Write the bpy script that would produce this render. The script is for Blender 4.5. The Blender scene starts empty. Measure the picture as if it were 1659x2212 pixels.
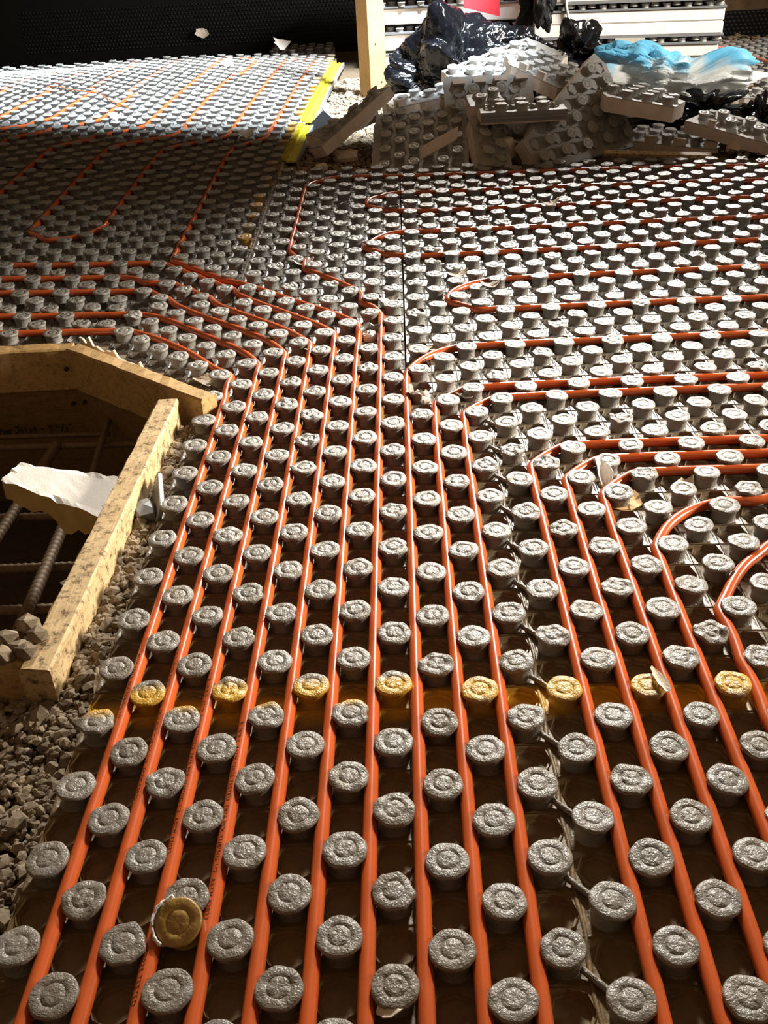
import bpy, math, random
import numpy as np
from mathutils import Matrix, Vector

S = 0.05                      # one lattice unit (half stud spacing) is 50 mm
rng = np.random.default_rng(7)
random.seed(7)
scene = bpy.context.scene

# ------------------------------------------------------------------ camera
CF, CP, CY, CR, CH_, CX, CV = 2204.15, 0.560241, -0.0367628, 0.0587529, 16.7531, 1.69934, -11.6819
cp, sp, cy, sy, cr, sr = math.cos(CP), math.sin(CP), math.cos(CY), math.sin(CY), math.cos(CR), math.sin(CR)
_rt = Vector((cy, -sy, 0)); _up = Vector((sp*sy, sp*cy, cp)); FWD = Vector((cp*sy, cp*cy, -sp))
RIGHT = cr*_rt - sr*_up; UP = sr*_rt + cr*_up
cam_d = bpy.data.cameras.new('camera'); cam = bpy.data.objects.new('camera', cam_d)
scene.collection.objects.link(cam)
m = Matrix((RIGHT, UP, -FWD)).transposed().to_4x4(); m.translation = Vector((CX, CV, CH_))*S
cam.matrix_world = m
cam_d.sensor_fit = 'HORIZONTAL'; cam_d.sensor_width = 36; cam_d.lens = CF/1659*36
cam_d.clip_start = 0.02
scene.camera = cam

# ------------------------------------------------------------------ world, lights, exposure
w = bpy.data.worlds.new('world'); scene.world = w; w.use_nodes = True
w.node_tree.nodes['Background'].inputs[0].default_value = (1.0, 0.64, 0.36, 1)
w.node_tree.nodes['Background'].inputs[1].default_value = 0.135
def area(name, loc, target, sx, sy_, power, col, spread=180):
    d = bpy.data.lights.new(name, 'AREA'); d.shape = 'RECTANGLE'; d.size = sx; d.size_y = sy_
    d.energy = power; d.color = col; d.spread = math.radians(spread)
    o = bpy.data.objects.new(name, d); scene.collection.objects.link(o)
    o.location = loc
    o.rotation_euler = (Vector(target)-Vector(loc)).to_track_quat('-Z', 'Y').to_euler()
    return o
# open window high in the far wall, ahead and to the right
area('window_light_far', (1.9, 8.6, 3.7), (0.70, 1.48, 0.0), 2.0, 1.6, 25, (1.0, 0.95, 0.86), 11.5)
# doorway on the right, warm afternoon light along the floor
area('window_light_side', (3.3, 1.65, 1.20), (-0.4, 1.12, 0.0), 1.2, 0.6, 16, (1.0, 0.92, 0.78), 30)
# added fill lamp on the right, no opening known, brightening heap and stacks
area('fill_light_side_far', (4.0, 2.9, 2.0), (1.1, 4.6, 0.2), 1.4, 1.0, 27, (1.0, 0.95, 0.86), 34)
# sunbeam through a high opening behind and to the right, falling on the far end of the floor
bm = area('window_light_beam', (0.13, 3.38, 3.6), (-0.92, 4.50, 0.0), 2.70, 1.68, 128, (0.80, 0.91, 1.0), 7)
_d = (Vector((-0.92, 4.50, 0))-bm.location).normalized(); _x = Vector((1, 0, -_d.x/_d.z)).normalized(); _y = (-_d).cross(_x)
_m = Matrix((_x, _y, -_d)).transposed().to_4x4(); _m.translation = bm.location; bm.matrix_world = _m
scene.view_settings.view_transform = 'Standard'; scene.view_settings.look = 'None'
scene.view_settings.gamma = 1; scene.view_settings.use_curve_mapping = False
scene.view_settings.exposure = 0.25

# ------------------------------------------------------------------ materials
def mat(name, base=(.5,.5,.5), rough=.5, metal=0.0, spec=.5):
    M = bpy.data.materials.new(name); M.use_nodes = True
    b = M.node_tree.nodes['Principled BSDF']
    b.inputs['Base Color'].default_value = (*base, 1); b.inputs['Roughness'].default_value = rough
    b.inputs['Metallic'].default_value = metal; b.inputs['Specular IOR Level'].default_value = spec
    return M, M.node_tree, b
def N(nt, t, **kw):
    n = nt.nodes.new(t)
    for k, v in kw.items(): setattr(n, k, v)
    return n
def L(nt, a, b): nt.links.new(a, b)
def math_n(nt, op, a, b=None, clamp=False):
    n = N(nt, 'ShaderNodeMath', operation=op); n.use_clamp = clamp
    for i, x in enumerate((a, b)):
        if x is None: continue
        if isinstance(x, (int, float)): n.inputs[i].default_value = x
        else: L(nt, x, n.inputs[i])
    return n.outputs[0]
def noise(nt, vec, scale, detail=3, rough=.5, dist=0):
    n = N(nt, 'ShaderNodeTexNoise'); n.inputs['Scale'].default_value = scale
    n.inputs['Detail'].default_value = detail; n.inputs['Roughness'].default_value = rough
    n.inputs['Distortion'].default_value = dist
    if vec is not None: L(nt, vec, n.inputs['Vector'])
    return n.outputs['Fac']
def ramp(nt, fac, p0, p1, c0=(0,0,0,1), c1=(1,1,1,1)):
    r = N(nt, 'ShaderNodeValToRGB'); e = r.color_ramp.elements
    e[0].position = p0; e[1].position = p1; e[0].color = c0; e[1].color = c1
    L(nt, fac, r.inputs[0]); return r.outputs[0]
def mix(nt, f, a, b):
    n = N(nt, 'ShaderNodeMix', data_type='RGBA')
    if isinstance(f, (int, float)): n.inputs[0].default_value = f
    else: L(nt, f, n.inputs[0])
    for i, x in ((6, a), (7, b)):
        if isinstance(x, tuple): n.inputs[i].default_value = (*x[:3], 1)
        else: L(nt, x, n.inputs[i])
    return n.outputs[2]
def bump(nt, b, h, strength, dist):
    n = N(nt, 'ShaderNodeBump'); n.inputs['Strength'].default_value = strength; n.inputs['Distance'].default_value = dist
    L(nt, h, n.inputs['Height']); L(nt, n.outputs[0], b.inputs['Normal'])
def pos(nt): return N(nt, 'ShaderNodeNewGeometry').outputs['Position']

def plastic(name, grey, dirt_shade_amt, rough, wrinkle, spec=.5):
    """Grey formed polystyrene skin: brown dust with painted warm dimness towards the camera, yellow spray marks along two panel joints, wrinkled film relief."""
    M, nt, b = mat(name, (grey,)*3, rough, 0, spec)
    P = pos(nt); sep = N(nt, 'ShaderNodeSeparateXYZ'); L(nt, P, sep.inputs[0])
    x, y, z = sep.outputs
    dn = noise(nt, P, 26, 5, .6)
    dust = ramp(nt, dn, .35, .75)
    fine = noise(nt, P, 240, 3, .6)
    specks = ramp(nt, fine, .62, .74)
    col = mix(nt, dust, (grey, grey*.99, grey*.965), (grey*.80, grey*.73, grey*.62))
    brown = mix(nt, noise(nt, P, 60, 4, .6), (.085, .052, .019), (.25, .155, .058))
    # dirt plus dim warm room light painted brown on the near panels, fading inward
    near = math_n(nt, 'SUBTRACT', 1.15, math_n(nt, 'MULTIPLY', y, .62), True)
    amt = math_n(nt, 'MULTIPLY', math_n(nt, 'MULTIPLY', near, dirt_shade_amt), math_n(nt, 'ADD', .72, math_n(nt, 'MULTIPLY', dust, .5)), True)
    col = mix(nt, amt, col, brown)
    col = mix(nt, math_n(nt, 'MULTIPLY', specks, .12 + .25*dirt_shade_amt), col, (.23, .15, .07))
    # yellow paint: band across the near panels, and along the left joint
    wob = math_n(nt, 'MULTIPLY', math_n(nt, 'SUBTRACT', noise(nt, P, 14, 3), .5), .03)
    d1 = math_n(nt, 'ABSOLUTE', math_n(nt, 'SUBTRACT', math_n(nt, 'ADD', y, wob), 6.70*S))
    b1 = math_n(nt, 'MULTIPLY', math_n(nt, 'SUBTRACT', .030, d1), 60, True)
    line = math_n(nt, 'ADD', math_n(nt, 'MULTIPLY', math_n(nt, 'MAXIMUM', math_n(nt, 'SUBTRACT', y, 3.0), 0), .035), -7.05*S)
    d2 = math_n(nt, 'ABSOLUTE', math_n(nt, 'SUBTRACT', math_n(nt, 'ADD', x, wob), line))
    b2 = math_n(nt, 'MULTIPLY', math_n(nt, 'SUBTRACT', .024, d2), 45, True)
    b2 = math_n(nt, 'MULTIPLY', b2, math_n(nt, 'MULTIPLY', math_n(nt, 'SUBTRACT', y, 1.80), 10, True))
    b2 = math_n(nt, 'MULTIPLY', b2, ramp(nt, noise(nt, P, 7, 2), .47, .60))
    band = math_n(nt, 'MAXIMUM', b1, b2)
    col = mix(nt, math_n(nt, 'MULTIPLY', band, .9), col, (.56, .31, .022))
    L(nt, col, b.inputs['Base Color'])
    rr = math_n(nt, 'ADD', rough, math_n(nt, 'MULTIPLY', math_n(nt, 'SUBTRACT', dn, .5), .35))
    L(nt, rr, b.inputs['Roughness'])
    h = math_n(nt, 'ADD', noise(nt, P, 420, 2, .5, .4), math_n(nt, 'MULTIPLY', noise(nt, P, 110, 3, .55), 1.6))
    bump(nt, b, h, wrinkle, .0012)
    return M
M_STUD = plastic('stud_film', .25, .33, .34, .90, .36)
M_SHEET = plastic('panel_sheet', .15, .95, .40, .25, .30)  # stud plastic again, darkened to paint the shade down between the studs
M_HEAP = plastic('offcut_skin', .36, .0, .36, .35)

def foam_mat(name, c0, c1, scale=90):
    M, nt, b = mat(name, c0, .85, 0, .25); P = N(nt, 'ShaderNodeTexCoord').outputs['Object']
    L(nt, mix(nt, ramp(nt, noise(nt, P, 18, 4, .6), .35, .75), c0, c1), b.inputs['Base Color'])
    bump(nt, b, noise(nt, P, scale*3, 4, .7), .35, .0015); return M
M_FOAM = foam_mat('foam', (.74, .66, .58), (.60, .51, .43))
M_FOAMW = foam_mat('foam_white', (.88, .86, .82), (.80, .76, .70))
M_FOAMY = foam_mat('foam_sprayed', (.44, .30, .11), (.56, .42, .20), 40)
M_PAPER = foam_mat('foam_skin_peeled', (.62, .49, .33), (.80, .74, .66))

M_TUBE, nt, b = mat('tube', (.60, .11, .022), .22); P = pos(nt)
L(nt, mix(nt, ramp(nt, noise(nt, P, 30, 4, .6), .45, .8), (.54, .095, .019), (.42, .08, .020)), b.inputs['Base Color'])
bump(nt, b, noise(nt, P, 500, 2), .06, .0006)
b.inputs['Coat Weight'].default_value = .35; b.inputs['Coat Roughness'].default_value = .18
M_INK, nt, b = mat('tube_print', (.035, .008, .003), .5)

def wood(name, c0, c1, stain, sc=(3, 3, 40), gr=1.0):
    M, nt, b = mat(name, c0, .6, 0, .3)
    tc = N(nt, 'ShaderNodeTexCoord'); mp = N(nt, 'ShaderNodeMapping'); L(nt, tc.outputs['Object'], mp.inputs[0])
    mp.inputs['Scale'].default_value = sc
    g = noise(nt, mp.outputs[0], 6, 6, .65, .6)
    col = mix(nt, ramp(nt, g, .35, .7), c0, c1)
    d = ramp(nt, noise(nt, tc.outputs['Object'], 70, 6, .8), .50, .62)
    col = mix(nt, math_n(nt, 'MULTIPLY', d, stain), col, (.07, .04, .018))
    L(nt, col, b.inputs['Base Color']); bump(nt, b, g, .25*gr, .002); return M
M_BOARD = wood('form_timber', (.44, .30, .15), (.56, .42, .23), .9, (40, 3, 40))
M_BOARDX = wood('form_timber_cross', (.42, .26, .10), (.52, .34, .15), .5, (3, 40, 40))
M_PITWOOD = wood('pit_timber', (.17, .10, .035), (.24, .15, .06), .4, (3, 40, 40))  # form timber darkened, shade inside the pit put into its colour
M_POST = wood('post_timber', (.50, .31, .13), (.62, .41, .19), .15, (45, 45, 2.2))
M_GRAVEL, nt, b = mat('gravel', (.2, .15, .1), .85); P = pos(nt)
vn = N(nt, 'ShaderNodeTexVoronoi'); vn.inputs['Scale'].default_value = 62; L(nt, P, vn.inputs['Vector'])
L(nt, mix(nt, vn.outputs['Color'], (.12, .085, .052), (.34, .265, .175)), b.inputs['Base Color'])
bump(nt, b, noise(nt, P, 300, 4, .6), .4, .002)
M_EARTH, nt, b = mat('earth', (.09, .065, .04), .95, 0, .2); P = pos(nt)
L(nt, mix(nt, noise(nt, P, 40, 6, .7), (.035, .025, .016), (.16, .115, .07)), b.inputs['Base Color'])
bump(nt, b, noise(nt, P, 120, 6, .7), .7, .01)
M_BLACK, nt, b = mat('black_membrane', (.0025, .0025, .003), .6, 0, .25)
M_BAG, nt, b = mat('black_bag', (.004, .0045, .006), .16)
P = N(nt, 'ShaderNodeTexCoord').outputs['Object']; bump(nt, b, noise(nt, P, 26, 4, .6, 1.2), .35, .008)
M_STEEL, nt, b = mat('rusty_rebar', (.17, .11, .06), .65, .4); P = pos(nt)
L(nt, mix(nt, noise(nt, P, 90, 4), (.10, .055, .025), (.26, .19, .12)), b.inputs['Base Color'])
M_YELLOW, nt, b = mat('yellow_edge', (.58, .50, .03), .35); P = pos(nt)
L(nt, mix(nt, ramp(nt, noise(nt, P, 24, 4, .6), .4, .75), (.60, .53, .03), (.42, .33, .03)), b.inputs['Base Color'])
M_RED, nt, b = mat('red_paint', (.78, .045, .06), .5)
M_GREY, nt, b = mat('panel_edge_grey', (.20, .205, .21), .4)
M_DARK, nt, b = mat('dark_gap', (.02, .02, .02), .6)
M_OSB = foam_mat('rim_insulation', (.20, .13, .07), (.11, .065, .03))
M_CORD, nt, b = mat('white_cord', (.80, .77, .68), .7)
def film(name, col, alpha, tint=None):
    M, nt, b = mat(name, col, .22); b.inputs['Transmission Weight'].default_value = alpha
    b.inputs['IOR'].default_value = 1.15
    P = N(nt, 'ShaderNodeTexCoord').outputs['Object']
    if tint:
        s = N(nt, 'ShaderNodeSeparateXYZ'); L(nt, P, s.inputs[0])
        f = math_n(nt, 'ADD', math_n(nt, 'MULTIPLY', s.outputs[2], 6.5), math_n(nt, 'SUBTRACT', noise(nt, P, 9, 3), .62))
        L(nt, mix(nt, ramp(nt, f, .20, .40), col, tint), b.inputs['Base Color'])
    bump(nt, b, noise(nt, P, 30, 4, .6, 1), .3, .006)
    return M
M_BLUE = film('pale_film', (.78, .80, .78), .30, (.20, .62, .92))
M_TAPE = film('clear_tape', (.62, .58, .50), .25)

# ------------------------------------------------------------------ mesh helpers (unit coordinates in, metres out)
def mesh_obj(name, V, F, material, parent=None, smooth=False, scale=S):
    me = bpy.data.meshes.new(name)
    V = np.asarray(V, float)*scale
    me.from_pydata(V.tolist(), [], F); me.update()
    if smooth: me.polygons.foreach_set('use_smooth', [True]*len(me.polygons))
    if material: me.materials.append(material)
    o = bpy.data.objects.new(name, me); scene.collection.objects.link(o)
    if parent: o.parent = parent
    return o
def tag(o, label=None, cat=None, group=None, kind=None):
    if label: o['label'] = label
    if cat: o['category'] = cat
    if group: o['group'] = group
    if kind: o['kind'] = kind
    return o
def empty(name, loc=(0, 0, 0), R=None):
    o = bpy.data.objects.new(name, None); scene.collection.objects.link(o); o.empty_display_size = .05
    mm = Matrix.Identity(4) if R is None else Matrix(np.asarray(R).tolist()).to_4x4()
    mm.translation = Vector([float(c)*S for c in loc]); o.matrix_world = mm
    return o
class MB:
    def __init__(s): s.V = []; s.F = []
    def add(s, V, F):
        k = len(s.V); s.V.extend([tuple(map(float, v)) for v in V]); s.F.extend([tuple(int(i)+k for i in f) for f in F]); return s
    def box(s, a, b):
        x0, y0, z0 = a; x1, y1, z1 = b
        return s.add([(x0,y0,z0),(x1,y0,z0),(x1,y1,z0),(x0,y1,z0),(x0,y0,z1),(x1,y0,z1),(x1,y1,z1),(x0,y1,z1)],
                     [(0,3,2,1),(4,5,6,7),(0,1,5,4),(1,2,6,5),(2,3,7,6),(3,0,4,7)])
    def prism(s, poly, z0, z1):
        n = len(poly); V = [(x, y, z0) for x, y in poly] + [(x, y, z1) for x, y in poly]
        return s.add(V, [tuple(range(n-1, -1, -1)), tuple(range(n, 2*n))] + [(i, (i+1) % n, n+(i+1) % n, n+i) for i in range(n)])
    def build(s, name, material, parent=None, smooth=False): return mesh_obj(name, s.V, s.F, material, parent, smooth)
def sweep(P, r, n=10, ribs=None):
    """Tube along the points P (units), radius r; ribs: optional per-point radius factors."""
    P = np.asarray(P, float); T = np.gradient(P, axis=0); T /= np.linalg.norm(T, axis=1)[:, None]+1e-9
    up = np.array([0, 0, 1.]) if abs(T[:, 2]).mean() < .9 else np.array([1., 0, 0])
    A = np.cross(T, up); A /= np.linalg.norm(A, axis=1)[:, None]+1e-9; B = np.cross(A, T)
    th = np.linspace(0, 2*np.pi, n, endpoint=False)
    rr = np.full(len(P), r) if ribs is None else r*ribs
    V = P[:, None] + rr[:, None, None]*(np.cos(th)[None, :, None]*A[:, None] + np.sin(th)[None, :, None]*B[:, None])
    F = []
    for i in range(len(P)-1):
        for k in range(n):
            F.append((i*n+k, i*n+(k+1) % n, (i+1)*n+(k+1) % n, (i+1)*n+k))
    F.append(tuple(range(n-1, -1, -1))); F.append(tuple((len(P)-1)*n+k for k in range(n)))
    return V.reshape(-1, 3), F
def spline(W, ds=.3):
    """Catmull-Rom through the waypoints, resampled at spacing ds."""
    W = np.asarray(W, float); Q = np.vstack([2*W[0]-W[1], W, 2*W[-1]-W[-2]]); out = []
    for i in range(1, len(Q)-2):
        p0, p1, p2, p3 = Q[i-1:i+3]; n = max(4, int(np.linalg.norm(p2-p1)/.1))
        t = np.linspace(0, 1, n, endpoint=False)[:, None]
        # centripetal-like damping of overshoot: tangents limited by the shorter neighbour
        m1 = (p2-p0)/2; m2 = (p3-p1)/2; l = np.linalg.norm(p2-p1)
        for mm in (m1, m2):
            k = np.linalg.norm(mm)
            if k > l: mm *= l/k
        out.append((2*t**3-3*t**2+1)*p1 + (t**3-2*t**2+t)*m1 + (-2*t**3+3*t**2)*p2 + (t**3-t**2)*m2)
    out = np.vstack(out+[W[-1:]])
    d = np.r_[0, np.cumsum(np.linalg.norm(np.diff(out, axis=0), axis=1))]
    s = np.arange(0, d[-1], ds)
    return np.stack([np.interp(s, d, out[:, k]) for k in range(out.shape[1])], -1)

# ------------------------------------------------------------------ the floor surface
HC = [0.0377624543, -0.00111130816, 0.0679636602, -0.111738191, 0.262244454, -0.0811253649,
      0.223271045, -0.200236450, -0.0746990573, -0.216179772, -0.0100934342, -0.0191823536]
def H0(u, v):
    """Height of the stud tops above the datum: the laid floor is a little uneven."""
    u = np.clip(np.asarray(u, float), -34, 24); v = np.clip(np.asarray(v, float), -6, 106)
    a = u/15; b = (v-30)/30
    t = [a, b, a*a, a*b, b*b, a**3, a*a*b, a*b*b, b**3, a*a*b*b, a*b**3, b**4]
    return sum(c*x for c, x in zip(HC, t))
def T_front(i, j): return i, j
def T_right(i, j): return i+.053, j-.333
def T_left(i, j): return i-.17, j+1.065
def T_back(i, j):
    u, v = i-.17, j+1.065
    return u+.03526*(v-60), v-.03526*(u+7)
HB = .50                                                   # stud height
def in_frame(u, v, h, mg):
    d = Vector((u-CX, v-CV, h-CH_)); f = d.dot(FWD)
    if f < .5: return False
    x = 829.5+CF*d.dot(RIGHT)/f; y = 1106-CF*d.dot(UP)/f
    return -mg < x < 1659+mg and -mg < y < 2212+mg

# ------------------------------------------------------------------ stud meshes (shared)
def stud_mesh(name, seg, seed, octa, crush, lo=False):
    g = np.random.default_rng(seed)
    prof = [(.41, 0), (.37, .025), (.345, .06), (.35, .18), (.365, .29), (.385, .36), (.425, .39), (.440, .42), (.440, .455), (.428, .482), (.405, .493),
            (.31, .496), (.236, .496), (.227, .486), (.214, .486), (.206, .495), (.10, .496)]
    if lo: prof = [(.37, 0), (.345, .15), (.375, .34), (.43, .40), (.432, .465), (.39, .492), (.23, .497), (.205, .477), (.19, .49)]
    th = np.linspace(0, 2*np.pi, seg, endpoint=False)
    ph = g.uniform(0, 6.28, 8); am = g.normal(0, 1, 8)
    out = sum(am[k]*np.cos((k+2)*th+ph[k])/(k+2) for k in range(6))*.03
    oc = 1/np.cos((th+.39) % (np.pi/4)-np.pi/8)*.955
    cut = np.zeros(seg)
    if octa > .5: cut = .06*np.exp(-((th-.1+g.uniform(-.3, .3))/.35)**2)
    V = []
    for r, z in prof:
        k = min(1, max(0, (z-.25)/.14)) if r > .3 else .3
        rr = r*(1+out*k)*((1-octa*k)+octa*k*oc) - cut*k*(r > .3)
        zz = np.full(seg, z)
        if z > .38:
            w_ = .010*(1+crush*2.5)
            zz = zz + w_*np.cos(2*th+ph[6])*r/.4*am[6]*.7 + w_*.8*np.cos(5*th+ph[7])*(r/.4) + g.normal(0, .0028, seg)
            zz -= crush*.05*np.exp(-(((th-ph[0]+np.pi) % (2*np.pi)-np.pi)/.8)**2)*(r/.4)
        V += [(rr[i]*math.cos(th[i]), rr[i]*math.sin(th[i]), zz[i]) for i in range(seg)]
    V.append((0, 0, .492-crush*.02))
    F = []; n = len(prof)
    for a in range(n-1):
        for k in range(seg): F.append((a*seg+k, a*seg+(k+1) % seg, (a+1)*seg+(k+1) % seg, (a+1)*seg+k))
    for k in range(seg): F.append(((n-1)*seg+k, (n-1)*seg+(k+1) % seg, n*seg))
    me = bpy.data.meshes.new(name); me.from_pydata((np.array(V)*S).tolist(), [], F)
    me.polygons.foreach_set('use_smooth', [True]*len(me.polygons)); return me
def variants(material, tagname):
    hi = [stud_mesh('stud_'+tagname, 32, s, o, c) for s, o, c in
          [(1,.15,0),(2,.3,.2),(3,.1,.5),(4,.25,0),(5,.1,.15),(6,.2,.9),(7,.3,.1),(8,.15,.3),(9,.05,1.3),(10,.2,0)]]
    cl = [stud_mesh('stud_'+tagname, 32, s, .85, 0) for s in (21, 22, 23, 24)]
    lo = [stud_mesh('stud_'+tagname, 16, s, .2, c, True) for s, c in ((31, 0), (32, .3), (33, .6), (34, .1))]
    for me in hi+cl+lo: me.materials.append(material)
    return hi, cl, lo
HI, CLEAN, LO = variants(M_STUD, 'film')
_, HCLEAN, HLO = variants(M_HEAP, 'heap')

# ------------------------------------------------------------------ sheet cells
def pocket_cell(seg):
    th = np.arange(seg)*2*np.pi/seg + np.pi/4
    sq = .5/np.maximum(abs(np.cos(th)), abs(np.sin(th)))
    diag = np.abs(np.sin(2*th))**3
    octr = 1/np.cos((th % (np.pi/4))-np.pi/8)*.97
    lim = sq*.955
    rings = [(sq, 0*th+.085), (sq*.965, 0*th+.06), (np.minimum(.447*octr, lim), 0*th+.06), (np.minimum(.428*octr, lim*.985), .085+.075*diag),
             (.402*octr, 0*th+.02), (.362*octr, 0*th+.02), (.338*octr, 0*th-.035), (.10+0*th, 0*th-.04)]
    return th, rings
def stud_cell(seg):
    th = np.arange(seg)*2*np.pi/seg + np.pi/4
    sq = .5/np.maximum(abs(np.cos(th)), abs(np.sin(th)))
    return th, [(sq, 0*th+.085), (sq*.965, 0*th+.06), (sq*.90, 0*th+.055), (np.minimum(sq*.88, .415), 0*th+.03), (0*th+.30, 0*th+.02)]
CELLS = {(k, s): (pocket_cell(s) if k else stud_cell(s)) for k in (0, 1) for s in (8, 16)}
def sheet_mesh(cells):
    """cells: (u, v, is_pocket, seg). One continuous formed sheet made of all cells."""
    V = []; F = []
    for u, v, pk, seg in cells:
        th, rings = CELLS[(pk, seg)]; k0 = len(V); h = float(H0(u, v))-HB
        # local slope so that neighbouring cells meet
        gx = float(H0(u+.5, v)-H0(u-.5, v)); gy = float(H0(u, v+.5)-H0(u, v-.5))
        for r, z in rings:
            for a, rr, zz in zip(th, r, z):
                x, y = rr*math.cos(a), rr*math.sin(a)
                V.append((u+x, v+y, h+zz+gx*x+gy*y))
        V.append((u, v, h+rings[-1][1][0])); c = len(V)-1; n = len(rings)
        for a in range(n-1):
            for k in range(seg): F.append((k0+a*seg+k, k0+a*seg+(k+1) % seg, k0+(a+1)*seg+(k+1) % seg, k0+(a+1)*seg+k))
        for k in range(seg): F.append((k0+(n-1)*seg+k, k0+(n-1)*seg+(k+1) % seg, c))
    return V, F

STUDS = []                                                # positions for the tube routing
TORN = {(2, 24), (0, 30), (-2, 50), (1, 49)}      # damaged studs, replaced below
def heating_panel(label, Tf, sites, group=None, clean=0.0):
    sites = [(i, j) for i, j in sites if in_frame(*Tf(i, j), 0, 70)]
    if not sites: return None
    uv = np.array([Tf(i, j) for i, j in sites]); c = uv.mean(0)
    t = empty('studded_panel', (c[0], c[1], float(H0(*c))-HB))  # rigid studded heating panel, foam slab under a formed skin
    tag(t, label, 'floor panel', group)
    cells = []
    for (i, j), (u, v) in zip(sites, uv):
        cells.append((u, v, (i+j) % 2, 16 if v < 45 else 8))
    V, F = sheet_mesh(cells); V = np.array(V) - np.array([c[0], c[1], float(H0(*c))-HB])
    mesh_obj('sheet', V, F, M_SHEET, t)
    # insulation slab under the skin, seen along the open edges
    sset = set(sites); mb = MB()
    for (i, j), (u, v) in zip(sites, uv):
        if all((i+a, j+b) in sset for a, b in ((1,0),(-1,0),(0,1),(0,-1))): continue
        h = float(H0(u, v))-HB
        mb.box((u-.48-c[0], v-.48-c[1], h-.62-(float(H0(*c))-HB)), (u+.48-c[0], v+.48-c[1], h-.07-(float(H0(*c))-HB)))
    if mb.V: mb.build('foam_base', M_FOAM, t)
    h0 = float(H0(*c))-HB
    for (i, j), (u, v) in zip(sites, uv):
        if (i+j) % 2: continue
        if Tf in (T_front, T_right) and (i, j) in TORN: continue
        STUDS.append((u, v))
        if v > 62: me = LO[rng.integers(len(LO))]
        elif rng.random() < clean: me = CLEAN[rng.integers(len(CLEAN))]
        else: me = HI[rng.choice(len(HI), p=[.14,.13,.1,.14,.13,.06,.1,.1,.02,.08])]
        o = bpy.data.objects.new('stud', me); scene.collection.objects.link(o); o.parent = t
        if j == 7 and v < 8: o['label'] = 'stud with a yellow paint mark across its top'
        o.location = ((u-c[0])*S, (v-c[1])*S, (float(H0(u, v))-HB-h0)*S)
        sc = 1+rng.normal(0, .02)
        o.scale = (sc, sc, 1+rng.normal(0, .025))
        o.rotation_euler = (rng.normal(0, .03), rng.normal(0, .03), rng.choice(8)*math.pi/4+rng.normal(0, .12) if me not in CLEAN else rng.normal(0, .15))
    return t
def grid(i0, i1, j0, j1, f=None): return [(i, j) for i in range(i0, i1+1) for j in range(j0, j1+1) if f is None or f(i, j)]

PANELS = [heating_panel(*a, **k) for a, k in [
    (('near grey studded panel beside the gravel, crossed by six long pipes', T_front, grid(-6, 1, -6, 10)), dict(clean=.12)),
    (('grey studded panel between the timber form and the thin black seam', T_front,
      grid(-12, 1, 11, 34, lambda i, j: (i >= -6 and j <= 24) or (j > 24 and i >= -6) or (i < -6 and j > 24.6+(-6.4-i)*1.02))), dict(clean=.15)),
    (('cut panel strip at far left behind the pit form, under the two lowest curved pipes', T_left, grid(-24, -13, 30, 34)), dict(clean=.5)),
    (('shaded grey panel left of the black seam, ending at the heap of offcuts', T_front, grid(-6, 1, 35, 58)), {}),
    (('dark shaded panel with yellow-painted right edge, crossed by the pipe bend', T_left, grid(-18, -7, 34, 58)), dict(clean=.3)),
    (('dark shaded panel at the left frame edge with a small U-bend of pipe', T_left, grid(-30, -19, 35, 58)), dict(clean=.3)),
    (('bright sunlit panel along the yellow edge strip, nearer the camera', T_back, grid(-18, -7, 59, 82)), {}),
    (('bright sunlit panel along the yellow edge strip, at its far end', T_back, grid(-18, -7, 83, 107)), {}),
    (('sunlit panel one row left of the yellow edge strip, nearer one', T_back, grid(-30, -19, 59, 82)), {}),
    (('sunlit panel one row left of the yellow edge strip, farther one', T_back, grid(-30, -19, 83, 107)), {}),
    (('sunlit panel at the left frame edge under the black wall, nearer one', T_back, grid(-42, -31, 59, 82)), {}),
    (('panel at the far left corner fading into the dark under the black wall', T_back, grid(-44, -31, 83, 107)), {}),
    (('narrow near strip of panel right of the black seam, under three straight pipes', T_right, grid(2, 4, -6, 10)), {}),
    (('narrow strip of panel where three pipes turn right beside the black seam', T_right, grid(2, 4, 11, 34)), {}),
    (('narrow strip of panel right of the black seam holding the ends of two pipe loops', T_right, grid(2, 4, 35, 58)), {}),
    (('near right panel with dirty, dimly lit brown pockets under two diverging pipes', T_right, grid(5, 9, -6, 10)), {}),
    (('right panel with four pipes fanning out to the right frame edge', T_right, grid(5, 9, 11, 34)), {}),
    (('right panel under the straight legs of the hairpin pipe loops', T_right, grid(5, 16, 35, 58)), {}),
    (('small corner of panel at right frame edge with torn film under the outermost pipe', T_right, grid(10, 16, -2, 10)), {}),
    (('panel at right frame edge crossed by closely spaced parallel pipes', T_right, grid(10, 21, 11, 34)), {}),
    (('far right panel running off the frame below the heap of offcuts', T_right, grid(17, 28, 35, 58)), {}),
]]
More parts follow.
